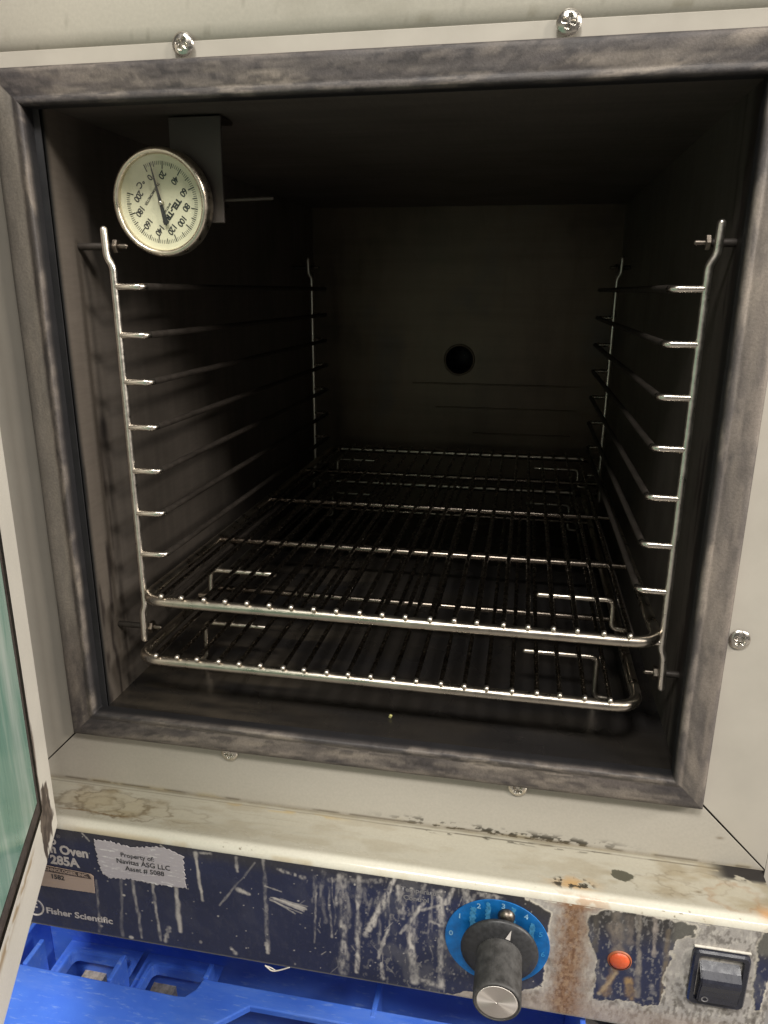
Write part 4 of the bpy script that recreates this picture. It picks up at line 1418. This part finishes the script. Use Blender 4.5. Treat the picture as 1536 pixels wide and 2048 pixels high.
cpart("front_wall", box(-0.2300, 0.1170, -0.063, -0.0602, -0.2600, -0.1800, 0.0008))
# compartment floors with a rounded window each
for x0, x1 in ((-0.2140, -0.1605), (-0.1565, -0.1028)):
    wx0, wx1, wy0, wy1 = x0 + 0.0075, x1 - 0.003, -0.014, 0.0235
    vs, fs = [], []
    outer = [(x0, -0.0290), (x1, -0.0290), (x1, 0.0328), (x0, 0.0328)]
    inner = []
    rr = 0.004
    for cx, cy_, a0 in ((wx1 - rr, wy1 - rr, 0), (wx0 + rr, wy1 - rr, 90), (wx0 + rr, wy0 + rr, 180), (wx1 - rr, wy0 + rr, 270)):
        for k in range(5):
            a = R(a0 + 22.5 * k)
            inner.append((cx + rr * math.cos(a), cy_ + rr * math.sin(a)))
    zf, zf2 = -0.2050, -0.2110
    bm = bmesh.new()

    def ringv(off, z):
        res = []
        for (x, y) in inner:
            cxm, cym = (wx0 + wx1) / 2, (wy0 + wy1) / 2
            dxs, dys = np.sign(x - cxm), np.sign(y - cym)
            res.append(bm.verts.new((x + dxs * off, y + dys * off, z)))
        return res
    A = ringv(0.0028, zf + 0.0002); B = ringv(0.0024, zf + 0.0026); D = ringv(0.0004, zf + 0.0026); E_ = ringv(0.0, zf + 0.0010); G = ringv(0.0, zf2)
    n = len(inner)
    for La, Lb in ((A, B), (B, D), (D, E_), (E_, G)):
        for k in range(n):
            bm.faces.new((La[k], La[(k + 1) % n], Lb[(k + 1) % n], Lb[k]))
    O = [bm.verts.new((x, y, zf)) for x, y in ((x1, 0.0328), (x0, 0.0328), (x0, -0.029), (x1, -0.029))]
    for q in range(4):
        seg_ = [A[(q * 5 + k) % n] for k in range(5)]
        bm.faces.new([O[q]] + seg_[::-1])
        bm.faces.new([O[q], A[(q * 5 + 4) % n], A[((q + 1) * 5) % n], O[(q + 1) % 4]])
    bmesh.ops.recalc_face_normals(bm, faces=bm.faces[:])
    me = bpy.data.meshes.new("cell")
    bm.to_mesh(me)
    bm.free()
    cpart("compartment_floor", me)

for k, (px_, py_) in enumerate(((-0.199, 0.024), (-0.147, 0.024))):
    bm = bmesh.new()
    bmesh.ops.create_cube(bm, size=1)
    bmesh.ops.subdivide_edges(bm, edges=bm.edges[:], cuts=3, use_grid_fill=True)
    for v in bm.verts:
        v.co = (v.co.x * 0.016, v.co.y * 0.022, v.co.z * 0.032 + 0.016)
        v.co += Vector((random.uniform(-1, 1), random.uniform(-1, 1), random.uniform(-0.4, 0.4))) * 0.0005
    me = bpy.data.meshes.new("pad")
    bm.to_mesh(me)
    bm.free()
    o = link("grey_block", me, M_pad)
    o.location = (px_, py_, -0.262)
    tag(o, ["grey block seen through the leftmost window of the blue crate", "grey block seen through the second window of the blue crate"][k], "block", "blocks below the crate")

# ------------------------------------------------------------------ small litter
M_flake = simple("paint_flake", S(215, 208, 195), 0.6, 0, 0.1, 400)
me = tube(round_path([(0, 0, 0), (0.004, -0.001, -0.0022), (0.009, 0, -0.001), (0.0135, 0.0005, 0.0012)], 0.002), 0.00035, 6)
me2 = tube(round_path([(0.0, 0, 0), (0.003, 0.0, -0.0006), (0.006, 0.0005, -0.003)], 0.002), 0.0003, 6)
o = link("lint_thread", join_meshes([me, me2]), M_flake)
o.location = (-0.0490, YP - 0.0006, -0.1250)
tag(o, "pale lint thread caught on the lower edge of the control panel", "thread")
me = box(-0.0035, 0.0035, -0.002, 0.002, -0.0010, 0.0010, 0.0005)
o = link("paint_scrap", me, M_flake)
o.location = (0.136, -0.022, -0.1256)
o.rotation_euler = (0.2, 0.2, 0.3)
tag(o, "white paint scrap hanging under the panel below the orange lamp", "paint scrap")
me = box(-0.0008, 0.0008, -0.0006, 0.0006, 0, 0.0022, 0.0003)
o = link("crumb", me, simple("crumb", S(190, 185, 120), 0.8))
o.location = (0.0083, 0.0278, CZ0 + 0.0003)
o.rotation_euler = (0.3, 0.4, 0)
tag(o, "tiny yellowish crumb lying on the chamber floor below the shelf", "crumb")
